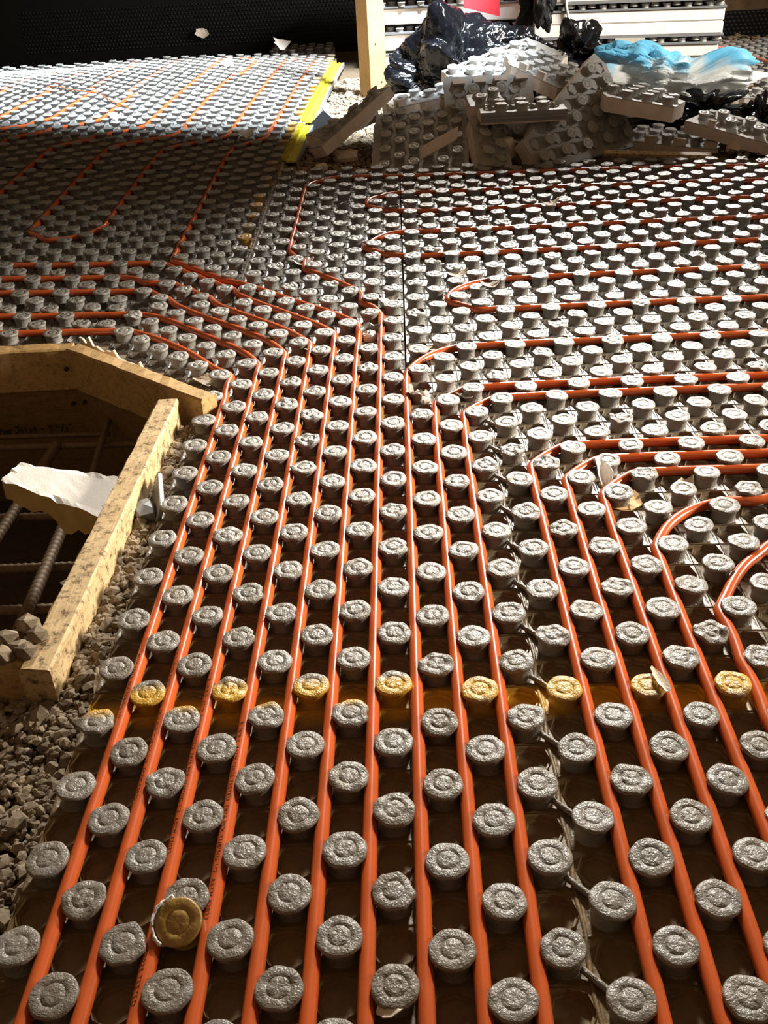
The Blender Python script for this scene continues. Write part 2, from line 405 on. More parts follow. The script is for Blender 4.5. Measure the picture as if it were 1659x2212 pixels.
def raised_panel():
    """The last corner panel sits a step higher, unlit, against the black wall."""
    c = np.array((-8., 111.)); t = empty('studded_panel', (c[0], c[1], 0))
    tag(t, 'unlit corner panel with yellow end studs standing higher against the black wall', 'floor panel')
    cells = []; z = .55
    for i in range(-4, 3):
        for j in range(0, 5):
            cells.append((i*1.0, j*1.0, (i+j) % 2, 8))
            if (i+j) % 2 == 0:
                o = bpy.data.objects.new('stud', LO[(i+j) % 4]); scene.collection.objects.link(o); o.parent = t
                o.location = (i*S, j*S, (z-HB)*S)
    V = []; F = []
    for u, v, pk, seg in cells:
        th, rings = CELLS[(pk, seg)]; k0 = len(V)
        for r, zz in rings: V += [(u+rr*math.cos(a), v+rr*math.sin(a), z-HB+q) for a, rr, q in zip(th, r, zz)]
        V.append((u, v, z-HB+rings[-1][1][0])); n = len(rings)
        for a in range(n-1):
            for k in range(seg): F.append((k0+a*seg+k, k0+a*seg+(k+1) % seg, k0+(a+1)*seg+(k+1) % seg, k0+(a+1)*seg+k))
        for k in range(seg): F.append((k0+(n-1)*seg+k, k0+(n-1)*seg+(k+1) % seg, len(V)-1))
    mesh_obj('sheet', V, F, M_SHEET, t)
    MB().box((-4.5, -.5, z-HB-1.1), (2.5, 4.5, z-HB-.06)).build('foam_base', M_FOAM, t)
raised_panel()
# far right panel that carries the start of the next loop, lying on the datum
def far_right_panel():
    c = np.array((36., 92.)); t = empty('studded_panel', (c[0], c[1], -HB))
    tag(t, 'bright panel at upper right corner with a loose orange pipe end', 'floor panel')
    V = []; F = []
    for i in range(-3, 6):
        for j in range(-16, 14):
            u, v = i, j; pk = (i+j+1) % 2
            th, rings = CELLS[(pk, 8)]; k0 = len(V)
            for r, zz in rings: V += [(u+rr*math.cos(a), v+rr*math.sin(a), q) for a, rr, q in zip(th, r, zz)]
            V.append((u, v, rings[-1][1][0])); n = len(rings)
            for a in range(n-1):
                for k in range(8): F.append((k0+a*8+k, k0+a*8+(k+1) % 8, k0+(a+1)*8+(k+1) % 8, k0+(a+1)*8+k))
            for k in range(8): F.append((k0+(n-1)*8+k, k0+(n-1)*8+(k+1) % 8, len(V)-1))
            if not pk and in_frame(36+i, 92+j, 0, 60):
                o = bpy.data.objects.new('stud', LO[(i*3+j) % 4]); scene.collection.objects.link(o); o.parent = t
                o.location = (i*S, j*S, 0)
    mesh_obj('sheet', V, F, M_SHEET, t)
    mb = MB().box((-3.9, -16.5, -1.2), (5.5, 13.5, -.05)); mb.build('foam_base', M_FOAM, t)
    lip = MB().box((-4.3, -16.5, -.35), (-3.5, 13.5, -.22))
    for k in range(56): lip.box((-4.0, -16.3+k*.53, -.22), (-3.5, -16.1+k*.53, -.05))
    lip.build('edge_lip', M_GREY, t)
far_right_panel()

# lap joint ridge and the little bars bridging the studs across it
for p, (j0, j1) in ((12, (-6, 10)), (13, (11, 22))):
    t = PANELS[p]; c = t.matrix_world.translation/S; V = []; F = []
    vs = np.arange(j0-.5, j1+.3, .25)
    pts = np.stack([4.47+.05+.03*np.sin(vs*3.1), vs-.33, H0(4.5+0*vs, vs)-HB+.05], -1)-np.array(c)
    Vv, Ff = sweep(pts, .055, 6); mesh_obj('seam_ridge', Vv, Ff, M_SHEET, t, True)
    for j in range(j0, j1+1):
        if j % 2: continue
        z = float(H0(4.5, j))-HB+.17
        a = np.array((4.35, j-.33-.22, z))-np.array(c); b_ = np.array((4.85, j-.33-.72, z-.04))-np.array(c)
        Vv, Ff = sweep(np.linspace(a, b_, 5), .07, 8); mesh_obj('connector', Vv, Ff, M_STUD, t, True)

# yellow lip along the open edge of the far left panels, two lengths
def edge_strip(j0, j1, label):
    u0, v0 = T_back(-6.3, j0); t = empty('edge_strip', (u0, v0, float(H0(u0, v0))-HB))
    tag(t, label, 'strip'); z0 = float(H0(u0, v0))-HB
    def strip(dx0, dx1, dz0, dz1, name, m_):
        V = []; F = []; js = np.linspace(j0, j1, 24)
        for j in js:
            u, v = T_back(-6.35, j); h = float(H0(u, v))-HB
            for dx, dz in ((dx0, dz0), (dx1, dz0), (dx1, dz1), (dx0, dz1)): V.append((u+dx-u0, v-v0, h+dz-z0))
        for k in range(len(js)-1):
            for q in range(4): F.append((k*4+q, k*4+(q+1) % 4, k*4+4+(q+1) % 4, k*4+4+q))
        F += [(3, 2, 1, 0), tuple(len(V)-4+q for q in range(4))]
        mesh_obj(name, V, F, m_, t)
    strip(0, .72, -.10, .0, 'flange', M_YELLOW)
    strip(.72, .86, -.35, .03, 'raised_edge', M_GREY)
    strip(.25, .40, .0, .05, 'ridge', M_YELLOW)
    mb = MB(); n = int((j1-j0)/.42)
    for k in range(n):
        u, v = T_back(-6.35, j0+(k+.5)*(j1-j0)/n); h = float(H0(u, v))-HB
        mb.box((u-.34-u0, v-.09-v0, h-z0), (u+.05-u0, v+.09-v0, h+.22-z0))
    tag(mb.build('ribs', M_YELLOW, t), kind='stuff')
edge_strip(61, 72.2, 'short yellow ribbed edge strip, nearer the camera, dim in shade')
edge_strip(73.5, 105, 'long yellow ribbed edge strip glowing in the sunlight')

# ------------------------------------------------------------------ tubes
def parse(t): return [tuple(map(float, a.split(','))) for a in t.split()]
TW = [
 ('orange pipe nearest the gravel, leftmost of all', "-5.5,-6 -5.5,2 -5.5,10 -5.5,18 -5.5,23.0 -5.6,24.9 -5.9,26.0 -6.6,27.3 -7.6,28.7 -8.9,30.0 -10.2,31.1 -11.6,31.56 -14.5,31.56 -19,31.56", 0),
 ('second orange pipe from the gravel, with black print along it', "-4.5,-6 -4.5,2 -4.5,10 -4.5,18 -4.5,25.5 -4.6,27.2 -5.2,28.5 -6.2,29.6 -7.9,31.2 -9.0,32.4 -10.0,33.2 -11.1,33.6 -15,33.56 -20,33.56", 0),
 ('third orange pipe from the gravel, touching the yellow torn stud', "-3.5,-6 -3.5,2 -3.5,10 -3.5,18 -3.5,26.5 -3.62,28.4 -4.15,29.4 -5.2,30.7 -7.0,32.2 -9.4,34.5 -10.8,35.8 -12.0,36.5 -14.7,36.6 -21,36.56", 0),
 ('fourth orange pipe from the gravel', "-2.5,-6 -2.5,2 -2.5,10 -2.5,18 -2.5,26.5 -2.5,28.6 -2.85,29.7 -3.75,30.9 -5.1,32.2 -8.6,35.5 -10.8,37.7 -12.0,38.5 -13.3,38.6 -15.1,38.56 -22,38.56", 0),
 ('fifth orange pipe from the gravel', "-1.5,-6 -1.5,2 -1.5,10 -1.5,18 -1.5,28 -1.55,29.6 -1.8,30.6 -2.5,31.5 -4.0,33.0 -9.1,38.1 -11.3,40.2 -12.4,40.6 -13.8,40.6 -15.7,40.56 -23,40.56", 0),
 ('sixth orange pipe from the gravel, winding away into the far left loops', "-0.5,-6 -0.5,2 -0.5,10 -0.5,18 -0.5,27.5 -.45,29.6 -.52,30.8 -.82,31.6 -1.6,32.5 -3.3,34.1 -6.6,37.3 -8.6,39.3 -9.6,40.2 -10.25,41.0 -10.65,42.0 -10.68,44.6 -10.67,47.2 -10.67,50.7 -10.67,55 -10.7,60.0 -10.8,63.2 -10.6,64.5 -10.2,65.6 -9.6,66.4 -9.0,66.9 -8.6,67.7 -8.35,70.4 -8.2,73 -7.9,81 -7.55,91 -7.1,105 -7.7,106.2 -9.4,106.2 -10.2,105 -10.55,93.4 -10.9,85.4 -11.1,78.2 -11.3,72.5 -11.45,68.8 -11.8,68.0 -12.7,67.3 -13.8,66.5 -15.0,65.5 -15.6,64.4 -15.67,62.1 -15.67,60.0 -15.67,56.5 -15.67,51.0 -15.67,48.8 -15.7,46.8 -16.0,45.8 -16.7,45.0 -17.6,44.6 -18.6,44.9 -19.35,45.7 -19.67,46.8 -19.67,48.5 -19.67,52.6 -19.67,57.9 -19.67,60.3 -19.67,63.4 -19.5,65.4 -18.8,66.6 -17.8,67.5 -16.3,68.7 -15.1,70.2 -14.8,71.0 -15.0,73.1 -15.25,74.8 -15.25,79.3 -15.1,86.1 -14.95,89.2 -14.5,92.2 -13.8,96.4 -13.5,102 -13.7,106.2 -15.2,107.4 -16.8,107 -17.5,105.5 -17.6,97.4 -17.8,90.4 -18.1,84.4 -18.25,79.9 -18.4,72.6 -18.8,71.0 -19.7,70.0 -20.7,68.8 -21.7,67.8 -22.8,66.5 -23.5,65.0 -23.67,63.4 -23.67,57.1 -23.67,52.6 -23.67,47", 0),
 ('faint orange pipe along the sunlit far left panels, third line from the frame edge', "-22.0,107 -22.2,98.2 -22.3,92.8 -22.3,85.8 -22.4,80.4 -22.4,77.9 -22.4,74.8 -22.7,73.3 -23.6,71.9 -24.8,70.8 -26.1,69.2 -27.0,68.2 -27.4,66.7 -27.5,64.9 -27.6,60", 0),
 ('faint orange pipe along the sunlit far left panels, second line from the frame edge', "-26.6,108.8 -26.6,104.4 -26.5,99.1 -26.3,91.5 -26.2,84.6 -26.2,80.2 -26.3,75.8 -26.4,73.8 -27.1,72.4 -28.0,71.2 -29.1,70.0 -31,68.5", 0),
 ('faint orange hairpin pipe nearest the left frame edge in the sunlit panels', "-30.6,72 -30.4,75 -30.2,81 -30.2,85 -30.4,93.5 -30.6,99 -31.2,101 -32.6,101.6 -33.8,100.6 -34.2,98 -34.2,89.6 -34.2,84 -34.3,78", 0),
 ('orange pipe that runs up the middle then bends along the back edge of the floor', "0.5,-6 0.5,2 0.5,10 0.5,18 0.5,23 0.48,28.5 0.48,31.5 .3,32.9 -.03,34.1 -.6,35.3 -1.3,36.3 -2.45,37.8 -3.6,39.3 -4.25,40.7 -4.5,42.2 -4.52,44.1 -4.5,47.3 -4.5,53.2 -4.42,54.9 -4.1,55.7 -3.4,56.3 -2.1,56.45 .3,56.3 5,56.17 9.6,56.17 16,56.17 27,56.17", 0),
 ('orange hairpin loop lying farthest back, below the heap', "26,52.17 19.3,52.17 13.6,52.17 7.8,52.17 3.4,52.3 1.5,52.4 .3,52.1 -.45,51.4 -.6,50.4 -.3,49.4 .5,48.6 2.5,48.3 6,48.17 11.5,48.17 25,48.17", 0),
 ('orange hairpin loop in the middle of the three, crossing the black seam', "24,44.17 18.5,44.17 13.5,44.17 9.6,44.17 5.8,44.3 2.5,44.5 .7,44.3 .0,43.5 -.13,42.4 .2,41.2 1.0,40.4 2.4,40.15 5.4,40.17 9.1,40.17 14.9,40.17 23,40.17", 0),
 ('orange hairpin loop nearest the camera, right of the black seam', "21,36.17 16.5,36.17 12,36.17 8.5,36.17 6.25,36.1 4.9,35.8 3.95,35.1 3.48,34.3 3.62,33.4 4.65,32.6 6.4,32.25 9.1,32.17 15.5,32.17 20,32.17", 0),
 ('orange pipe just right of the black seam, turning right first', "1.55,-6 1.55,2 1.55,10 1.55,17.2 1.53,23 1.5,25 1.62,25.9 2.02,26.9 2.7,27.7 3.7,28.15 6.5,28.17 9.5,28.17 13.5,28.17 19,28.17", 0),
 ('orange pipe second right of the black seam, upper of a close pair at right', "2.55,-6 2.55,2 2.55,10 2.55,17.2 2.53,19.8 2.55,21.7 2.78,22.8 3.35,23.6 4.7,24.1 7.8,24.17 13.3,24.17 18,24.17", 0),
 ('orange pipe third right of the black seam, lower of a close pair at right', "3.55,-6 3.55,2 3.55,10 3.55,17.7 3.55,19.9 3.63,21.6 3.97,22.4 4.6,22.9 5.8,23.13 8.6,23.17 15.4,23.2 18,23.2", 0),
 ('orange pipe beside the lap ridge, turning right below the close pair', "5.55,-6 5.55,-1 5.55,4.6 5.55,11.4 5.55,15.2 5.5,16.8 5.58,17.7 5.9,18.4 6.6,19.0 7.6,19.2 9.8,19.2 16,19.2", 0),
 ('orange pipe with black print turning right above a peeled white film flake', "6.55,-6 6.55,4 6.55,11 6.55,15.8 6.58,16.8 6.8,17.3 7.3,17.8 8.0,18.1 9.6,18.2 11.5,18.2 16,18.2", 0),
 ('orange pipe bending round the bared tan foam patch', "7.55,-6 7.55,4 7.55,11 7.55,14.5 7.65,15.6 8.0,16.5 8.6,17.05 9.4,17.2 10.6,17.2 15,17.2", 0),
 ('orange pipe second from the right frame edge, in a wide bend', "8.55,-6 8.55,4 8.55,10.3 8.58,11.9 8.68,13.0 9.0,13.8 9.7,14.6 10.7,15.2 12,15.5 14.5,15.6", 0),
 ('orange pipe in the outermost wide bend at the right frame edge', "9.6,-6 9.62,3 9.68,6.6 9.68,8.5 9.78,9.6 10.08,10.65 10.65,11.7 11.4,12.6 12.2,13.2 14,13.7", 0),
]
SA = np.array(STUDS)
def relax(P, it=30, rmin=.50):
    n = len(P)
    box = (SA[:, 0] > P[:, 0].min()-1) & (SA[:, 0] < P[:, 0].max()+1) & (SA[:, 1] > P[:, 1].min()-1) & (SA[:, 1] < P[:, 1].max()+1)
    Q = SA[box]
    if len(Q) == 0: return P
    P = P.copy(); P0 = P.copy()
    nn = np.argpartition(((P[:, None, :]-Q[None])**2).sum(-1), min(4, len(Q)-1), axis=1)[:, :4]
    for k in range(it):
        lap = np.zeros_like(P); lap[1:-1] = (P[:-2]+P[2:])/2-P[1:-1]
        P = P+.5*lap+.02*(P0-P)
        d = P[:, None, :]-Q[nn]; r = np.sqrt((d**2).sum(-1))+1e-9
        push = np.clip(rmin-r, 0, .25)[..., None]*d/r[..., None]
        P[1:-1] += .6*push.sum(1)[1:-1]
    return P
TUBES = []
for label, wp, _ in TW:
    P = relax(spline(parse(wp), .25))
    z = H0(P[:, 0], P[:, 1])-HB+.24
    P3 = np.column_stack([P, z])
    V, F = sweep(P3, .160, 12)
    c = P3[0]; t = mesh_obj('heating_pipe', V-c, F, M_TUBE, None, True); t.location = Vector(c.tolist())*S
    tag(t, label, 'pipe', ); TUBES.append((t, P3))
# loose pipe end in the far right panel
P = spline(np.array([(33.2, 100, -.3), (33.6, 98.5, .35), (34.2, 95, .4), (35.5, 90, .2), (37.5, 84, -.2), (39, 80, -.4)]), .4)
V, F = sweep(P, .13, 10); tag(mesh_obj('heating_pipe', V, F, M_TUBE, None, True), 'loose orange pipe end rising from the panel at upper right corner', 'pipe')
P = spline(np.array([(32.5, 104.2, -.45), (35, 104.4, -.42), (38, 104.4, -.45), (42, 104.2, -.45)]), .4)
V, F = sweep(P, .15, 10); tag(mesh_obj('heating_pipe', V, F, M_TUBE, None, True), 'short orange pipe run along the back of the upper right panel', 'pipe')
for k, (a, b_) in enumerate((((-24.3, 83.2), (-20.4, 77.0)), ((-29.3, 87.5), (-24.8, 84.0)))):
    P = np.array([a, (.6*a[0]+.4*b_[0], .6*a[1]+.4*b_[1]-.5), b_]); P = spline(P, .3)
    V, F = sweep(np.column_stack([P, H0(P[:, 0], P[:, 1])+.07]), .05, 6)
    tag(mesh_obj('cord', V, F, M_TUBE, None, True), ['thin red cord lying across the sunlit studs, end nearer the yellow strip', 'thin red cord lying across the sunlit studs at far left'][k], 'cord')

# printed line on some of the pipes
def print_on(tube, P3, text, v0, side=.9, size=.13, sp_=1.0):
    cu = bpy.data.curves.new('print', 'FONT'); cu.body = text; cu.size = 1.0; cu.space_character = 1.15*sp_
    ob = bpy.data.objects.new('print_tmp', cu); scene.collection.objects.link(ob)
    dg = bpy.context.evaluated_depsgraph_get(); me = bpy.data.meshes.new_from_object(ob.evaluated_get(dg))
    bpy.data.objects.remove(ob); bpy.data.curves.remove(cu)
    co = np.empty(len(me.vertices)*3); me.vertices.foreach_get('co', co); co = co.reshape(-1, 3)
    d = np.r_[0, np.cumsum(np.linalg.norm(np.diff(P3, axis=0), axis=1))]
    s0 = np.interp(v0, P3[:, 1], d)
    s = s0-co[:, 0]*size*1.25; a = side-(co[:, 1]-.35)*size/.16      # reads towards the camera, letters upright from the right
    C = np.stack([np.interp(s, d, P3[:, k]) for k in range(3)], -1)
    T = np.stack([np.interp(s+.1, d, P3[:, k]) for k in range(3)], -1)-np.stack([np.interp(s-.1, d, P3[:, k]) for k in range(3)], -1)
    T /= np.linalg.norm(T, axis=1)[:, None]; A = np.cross(T, [0, 0, 1.]); B = np.cross(A, T)
    ang = np.pi/2+a
    W = C+.1625*(np.cos(ang)[:, None]*A+np.sin(ang)[:, None]*B)
    base = Vector(tube.location)
    W = W*S-np.array(base)
    me.vertices.foreach_set('co', W.reshape(-1)); me.update(); me.materials.append(M_INK)
    o = bpy.data.objects.new('printed_text', me); scene.collection.objects.link(o); o.parent = tube
    return o
TXT = 'R-10/9-3  ASTM F2023 TESTED  F876 PEX TUBING 1/2  ASTM F2023'
print_on(*TUBES[1], TXT, 9.0, .55); print_on(*TUBES[2], TXT, 7.5, .45); print_on(*TUBES[0], 'ASTM F2023  PEX TUBING 1/2', 8.6, .3)
print_on(*TUBES[2], 'F2023 TESTED', -.1, .45); print_on(*TUBES[3], TXT, 5.9, .35)

# ------------------------------------------------------------------ ground, walls
GH = -1.05
mb = MB()
for poly in ([(-70,-20),(-20,-20),(-20,170),(-70,170)], [(-20,-20),(-8,-20),(-8,8.2),(-20,8.2)], [(-20,29.1),(70,29.1),(70,170),(-20,170)],
             [(-8,-20),(70,-20),(70,29.1),(-8,29.1)], [(-12.6,29.1),(-8,25.2),(-8,29.1)]):
    mb.add([(x, y, GH) for x, y in poly], [tuple(range(len(poly)))])
tag(mb.build('floor', M_EARTH), 'dark earth and gravel subgrade under the panels', kind='structure')
mb = MB(); mb.add([(-22, 6, -7), (-5, 6, -7), (-5, 31, -7), (-22, 31, -7)], [(0, 1, 2, 3)])
tag(mb.build('floor_pit', M_EARTH), 'dark earth at the bottom of the formed pit', kind='structure')
def icosa():
    p = (1+5**.5)/2
    V = np.array([(-1,p,0),(1,p,0),(-1,-p,0),(1,-p,0),(0,-1,p),(0,1,p),(0,-1,-p),(0,1,-p),(p,0,-1),(p,0,1),(-p,0,-1),(-p,0,1)])/1.9
    F = [(0,11,5),(0,5,1),(0,1,7),(0,7,10),(0,10,11),(1,5,9),(5,11,4),(11,10,2),(10,7,6),(7,1,8),(3,9,4),(3,4,2),(3,2,6),(3,6,8),(3,8,9),(4,9,5),(2,4,11),(6,2,10),(8,6,7),(9,8,1)]
    return V, F
IV, IF = icosa()
def stones(name, label, pts, size, parent=None):
    V = []; F = []
    for u, v, h in pts:
        s = size*rng.lognormal(0, .35)
        q = IV*rng.uniform(.65, 1.15, (12, 1))*np.array([1, rng.uniform(.6, 1), rng.uniform(.45, .8)])*s
        a = rng.uniform(0, 6.28); b_ = rng.normal(0, .5)
        R = np.array([[math.cos(a), -math.sin(a), 0], [math.sin(a), math.cos(a), 0], [0, 0, 1]])@np.array([[1,0,0],[0,math.cos(b_),-math.sin(b_)],[0,math.sin(b_),math.cos(b_)]])
        k = len(V); V.extend((q@R.T+np.array([u, v, h+s*.25])).tolist()); F.extend([(i+k, j+k, l+k) for i, j, l in IF])
    o = mesh_obj(name, V, F, M_GRAVEL, parent); tag(o, label, 'gravel', kind='stuff'); return o
pts = []
for _ in range(11000):
    v = rng.uniform(-4, 25); u = rng.uniform(-9.5 if v < 8 else -7.4, -5.9)
    if v < 8: u = rng.uniform(-10.5, -6.1)
    if v > 22.5: u = rng.uniform(-6.6, -5.9)
    pts.append((u, v, GH+rng.uniform(-.05, .22)+max(0, .25-abs(u+7.2)*.15)))
stones('gravel', 'dark crushed gravel between the pit form and the panel edge', pts, .125)
pts = [(rng.uniform(-7, 7), rng.uniform(59, 97), GH+.1+rng.uniform(0, .25)) for _ in range(9000)]
stones('gravel', 'pale crushed gravel around the timber post, bright in the sunbeam', pts, .20)
pts = [(rng.uniform(24, 44), rng.uniform(60, 113), GH+.05+rng.uniform(0, .3)) for _ in range(3500)]
stones('gravel', 'brown crushed gravel strip along the dimpled wall at upper right', pts, .27)
# clods on the front form board
pts = [(-9.4, 8.4, .42), (-8.9, 8.2, .45), (-8.5, 8.5, .42), (-8.2, 8.9, .5), (-8.6, 9.4, .5), (-9.0, 8.8, .5), (-8.3, 8.3, .45)]
for k, p in enumerate(pts):
    q = IV*rng.uniform(.75, 1.1, (12, 1))*np.array([1, .8, .7])*rng.uniform(.3, .42)
    o = mesh_obj('stone', q, IF, M_GRAVEL); o.location = Vector(p)*S
    tag(o, 'brown stone lying on the near corner of the pit form', 'stone', 'stones on the form corner')

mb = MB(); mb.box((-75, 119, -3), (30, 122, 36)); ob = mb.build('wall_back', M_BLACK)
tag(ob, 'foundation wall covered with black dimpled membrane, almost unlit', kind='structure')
V = []; F = []
def dimple(x, y, z, nx, ny, r=.16):
    k = len(V); T = np.array([-ny, nx, 0]); n = np.array([nx, ny, 0]); up = np.array([0, 0, 1.])
    for a in range(6): V.append(tuple(np.array([x, y, z])+r*(math.cos(a*1.047)*T+math.sin(a*1.047)*up)))
    V.append(tuple(np.array([x, y, z])+n*r*.8)); F.extend([(k+a, k+(a+1) % 6, k+6) for a in range(6)])
for i in range(150):
    for j in range(11): dimple(-42+i*.42+(j % 2)*.21, 118.98, .6+j*.42, 0, -1, .14)
o = mesh_obj('dimples', V, F, M_BLACK, ob); tag(o, kind='stuff')
mb = MB(); mb.box((31.5, 113.4, -3), (75, 116, 1.75)); ob2 = mb.build('wall_right', M_BLACK)
tag(ob2, 'low wall with black dimpled membrane at upper right', kind='structure')
V = []; F = []
for i in range(30):
    for j in range(7): dimple(33.6+i*.5+(j % 2)*.25, 113.38, -.9+j*.40, 0, -1, .15)
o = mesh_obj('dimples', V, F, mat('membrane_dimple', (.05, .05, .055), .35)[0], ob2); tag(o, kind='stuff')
mb = MB(); mb.box((36.6, 113.6, 1.75), (75, 116, 14)); tag(mb.build('trim_1', M_OSB), 'brown rim insulation above the membrane', kind='structure')
mb = MB(); mb.box((30, 115, -3), (36.6, 122, 30)); tag(mb.build('wall_recess', M_BLACK), 'black recess beside the stacked panels', kind='structure')

# ------------------------------------------------------------------ pit form, rebar, foam block
def rough_board(name, a, b, th, z1, hgt, material, side):
    """Board standing on edge from a to b (plan), top at z1, thickness th towards side; slightly worn edges."""
    a = np.array(a, float); b = np.array(b, float); l = np.linalg.norm(b-a); x = (b-a)/l; n = np.array([-x[1], x[0]])*side
    ns = max(6, int(l/.5)); V = []; F = []
    for k in range(ns+1):
        p = a+x*l*k/ns; e = rng.normal(0, .018, 6)
        sec = [(0+e[0], -hgt), (th+e[1], -hgt), (th+e[2], -.07), (th-.07, 0+e[3]), (.07, 0+e[4]), (0+e[5], -.07)]
        for o_, z in sec: V.append((p[0]+n[0]*o_, p[1]+n[1]*o_, z1+z))
    for k in range(ns):
        for q in range(6): F.append((k*6+q, k*6+(q+1) % 6, k*6+6+(q+1) % 6, k*6+6+q))
    F += [(5, 4, 3, 2, 1, 0), tuple(ns*6+q for q in range(6))]
    if side < 0: F = [tuple(reversed(f)) for f in F]
    V = np.array(V); c = V[0].copy()
    o = mesh_obj(name, V-c, F, material); o.location = Vector(c.tolist())*S; return o
tag(rough_board('form_board', (-7.05, 23.05), (-7.55, 7.7), .82, .35, 1.8, M_BOARD, -1), 'sunlit stained form board along the gravel, right side of the pit', 'board')
tag(rough_board('form_board', (-12.75, 28.3), (-6.15, 22.75), .72, .38, 1.85, M_BOARDX, 1), 'diagonal form board closing the far right corner of the pit', 'board')
tag(rough_board('form_board', (-22, 28.15), (-12.6, 28.35), .72, .36, 1.85, M_BOARDX, 1), 'far form board of the pit at the left frame edge, upper of two', 'board')
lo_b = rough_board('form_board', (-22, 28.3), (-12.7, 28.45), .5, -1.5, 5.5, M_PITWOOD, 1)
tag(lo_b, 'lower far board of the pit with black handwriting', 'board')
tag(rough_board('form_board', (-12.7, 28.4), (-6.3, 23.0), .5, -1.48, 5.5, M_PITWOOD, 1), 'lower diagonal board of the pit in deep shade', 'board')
tag(rough_board('form_board', (-22, 8.1), (-7.7, 8.0), .8, .28, 1.8, M_BOARDX, 1), 'near form board of the pit at the left frame edge, gravel on its end', 'board')
for (u, v, z) in ((-12.9, 28.16, -.5), (-13.0, 28.3, -2.2), (-12.4, 28.0, -2.0)):
    V, F = sweep(np.array([(u, v+.1, z), (u, v-.03, z)]), .09, 8)
    tag(mesh_obj('nail', V, F, M_DARK), 'dark nail head in the pit corner boards', 'nail', 'nails in the pit corner')
# handwriting on the lower board: strokes in a 0..1 box per letter
GL = {'T': [[(0,.95),(.75,1)],[(.4,.97),(.3,0)]], 'r': [[(.1,.55),(.15,0)],[(.13,.35),(.35,.55),(.5,.5)]], 'u': [[(.05,.5),(.08,.1),(.3,.02),(.5,.15),(.52,.5)],[(.52,.3),(.58,0)]],
      's': [[(.5,.5),(.15,.45),(.2,.28),(.45,.22),(.4,.05),(.05,.03)]], 'J': [[(.1,.95),(.75,1)],[(.5,.97),(.48,.15),(.25,0),(.05,.2)]],
      'o': [[(.3,.5),(.08,.35),(.12,.05),(.4,.02),(.5,.3),(.3,.5)]], 'i': [[(.2,.5),(.22,0)],[(.2,.68),(.22,.72)]], 't': [[(.3,.85),(.28,.05),(.45,0)],[(.05,.55),(.5,.58)]],
      '-': [[(.05,.4),(.5,.42)]], '9': [[(.45,.7),(.15,.6),(.2,.9),(.5,.92),(.48,.5),(.3,-.2)]], '1': [[(.2,.95),(.22,.5)]], '/': [[(.5,1),(.05,-.05)]], '2': [[(.05,.4),(.3,.5),(.4,.3),(.05,0),(.5,.02)]],
      '"': [[(.1,1),(.12,.8)],[(.3,1),(.32,.8)]], ' ': []}
mb = MB(); x = -16.75
for chh in 'Trus Joist - 9 1/2"':
    for st in GL[chh]:
        P = [(x+a*.30, 28.26+(x+14)*.015, -3.45+b_*.34) for a, b_ in st]
        V, F = sweep(np.array(P), .035, 5); mb.add(V, F)
    x += .20 if chh != ' ' else .14
o = mb.build('handwriting', M_DARK); mw = o.matrix_world.copy(); o.parent = lo_b; o.matrix_parent_inverse = Matrix.Translation(-lo_b.location)
def rebar(a, b, r, label):
    n = int(np.linalg.norm(np.array(b)-np.array(a))/.085); P = np.linspace(a, b, n)
    V, F = sweep(P, r, 8, 1+.16*((np.arange(n) % 3) == 0))
    tag(mesh_obj('rebar', V, F, M_STEEL, None, True), label, 'rebar')
rebar((-11.2, 20.5, -2.9), (-10.75, 9.0, -2.9), .20, 'thick ribbed rebar running lengthwise under the white foam block')
rebar((-13.2, 26, -2.9), (-13.7, 10, -2.9), .20, 'ribbed rebar lengthwise at the left frame edge of the pit')
rebar((-21, 26.2, -3.0), (-9.6, 25.9, -3.0), .14, 'horizontal rebar just below the handwriting, in shade')
rebar((-21, 27.0, -2.9), (-11.2, 26.8, -2.95), .10, 'thin dark rod right under the handwriting')
rebar((-21, 20.8, -3.15), (-9, 20.6, -3.15), .15, 'cross rebar passing behind the foam block')
rebar((-21, 17.3, -3.15), (-8.6, 17.3, -3.15), .15, 'cross rebar just in front of the foam block')
rebar((-21, 14.9, -3.15), (-8.6, 14.9, -3.15), .15, 'nearest cross rebar in the pit')
rebar((-11.2, 27.0, -2.4), (-11.0, 20.8, -3.3), .13, 'dark rebar slanting down from the diagonal boards')
# foam block: white top face, ragged amber underside
Vt = np.array([(-12.2, 19.8, -.35), (-8.1, 17.85, .0), (-8.1, 15.3, .0), (-12.55, 18.6, -.35)])
nu, nv = 14, 8; V = []; F = []
for lay in range(2):
    for i in range(nu+1):
        for j in range(nv+1):
            s, t_ = i/nu, j/nv; p = (Vt[0]*(1-s)+Vt[1]*s)*(1-t_)+(Vt[3]*(1-s)+Vt[2]*s)*t_
            edge = (i in (0, nu)) or (j in (0, nv))
            p = p+rng.normal(0, .03, 3)*(1 if edge else .06)
            if lay:
                d = .55+.25*math.sin(s*5+1)+.95*math.exp(-((s-.62)/.16)**2)*(.4+.6*t_)+.35*(s > .75)+rng.normal(0, .07)
                p = p-np.array([0, 0, d])
            V.append(p)
K = (nu+1)*(nv+1); ix = lambda i, j, l: l*K+i*(nv+1)+j
tags = []
for i in range(nu):
    for j in range(nv):
        F.append((ix(i,j,0), ix(i,j+1,0), ix(i+1,j+1,0), ix(i+1,j,0))); tags.append(0)
        F.append((ix(i,j,1), ix(i+1,j,1), ix(i+1,j+1,1), ix(i,j+1,1))); tags.append(1)
for i in range(nu):
    for j in (0, nv): F.append((ix(i,j,0), ix(i+1,j,0), ix(i+1,j,1), ix(i,j,1)) if j == 0 else (ix(i+1,j,0), ix(i,j,0), ix(i,j,1), ix(i+1,j,1))); tags.append(1)
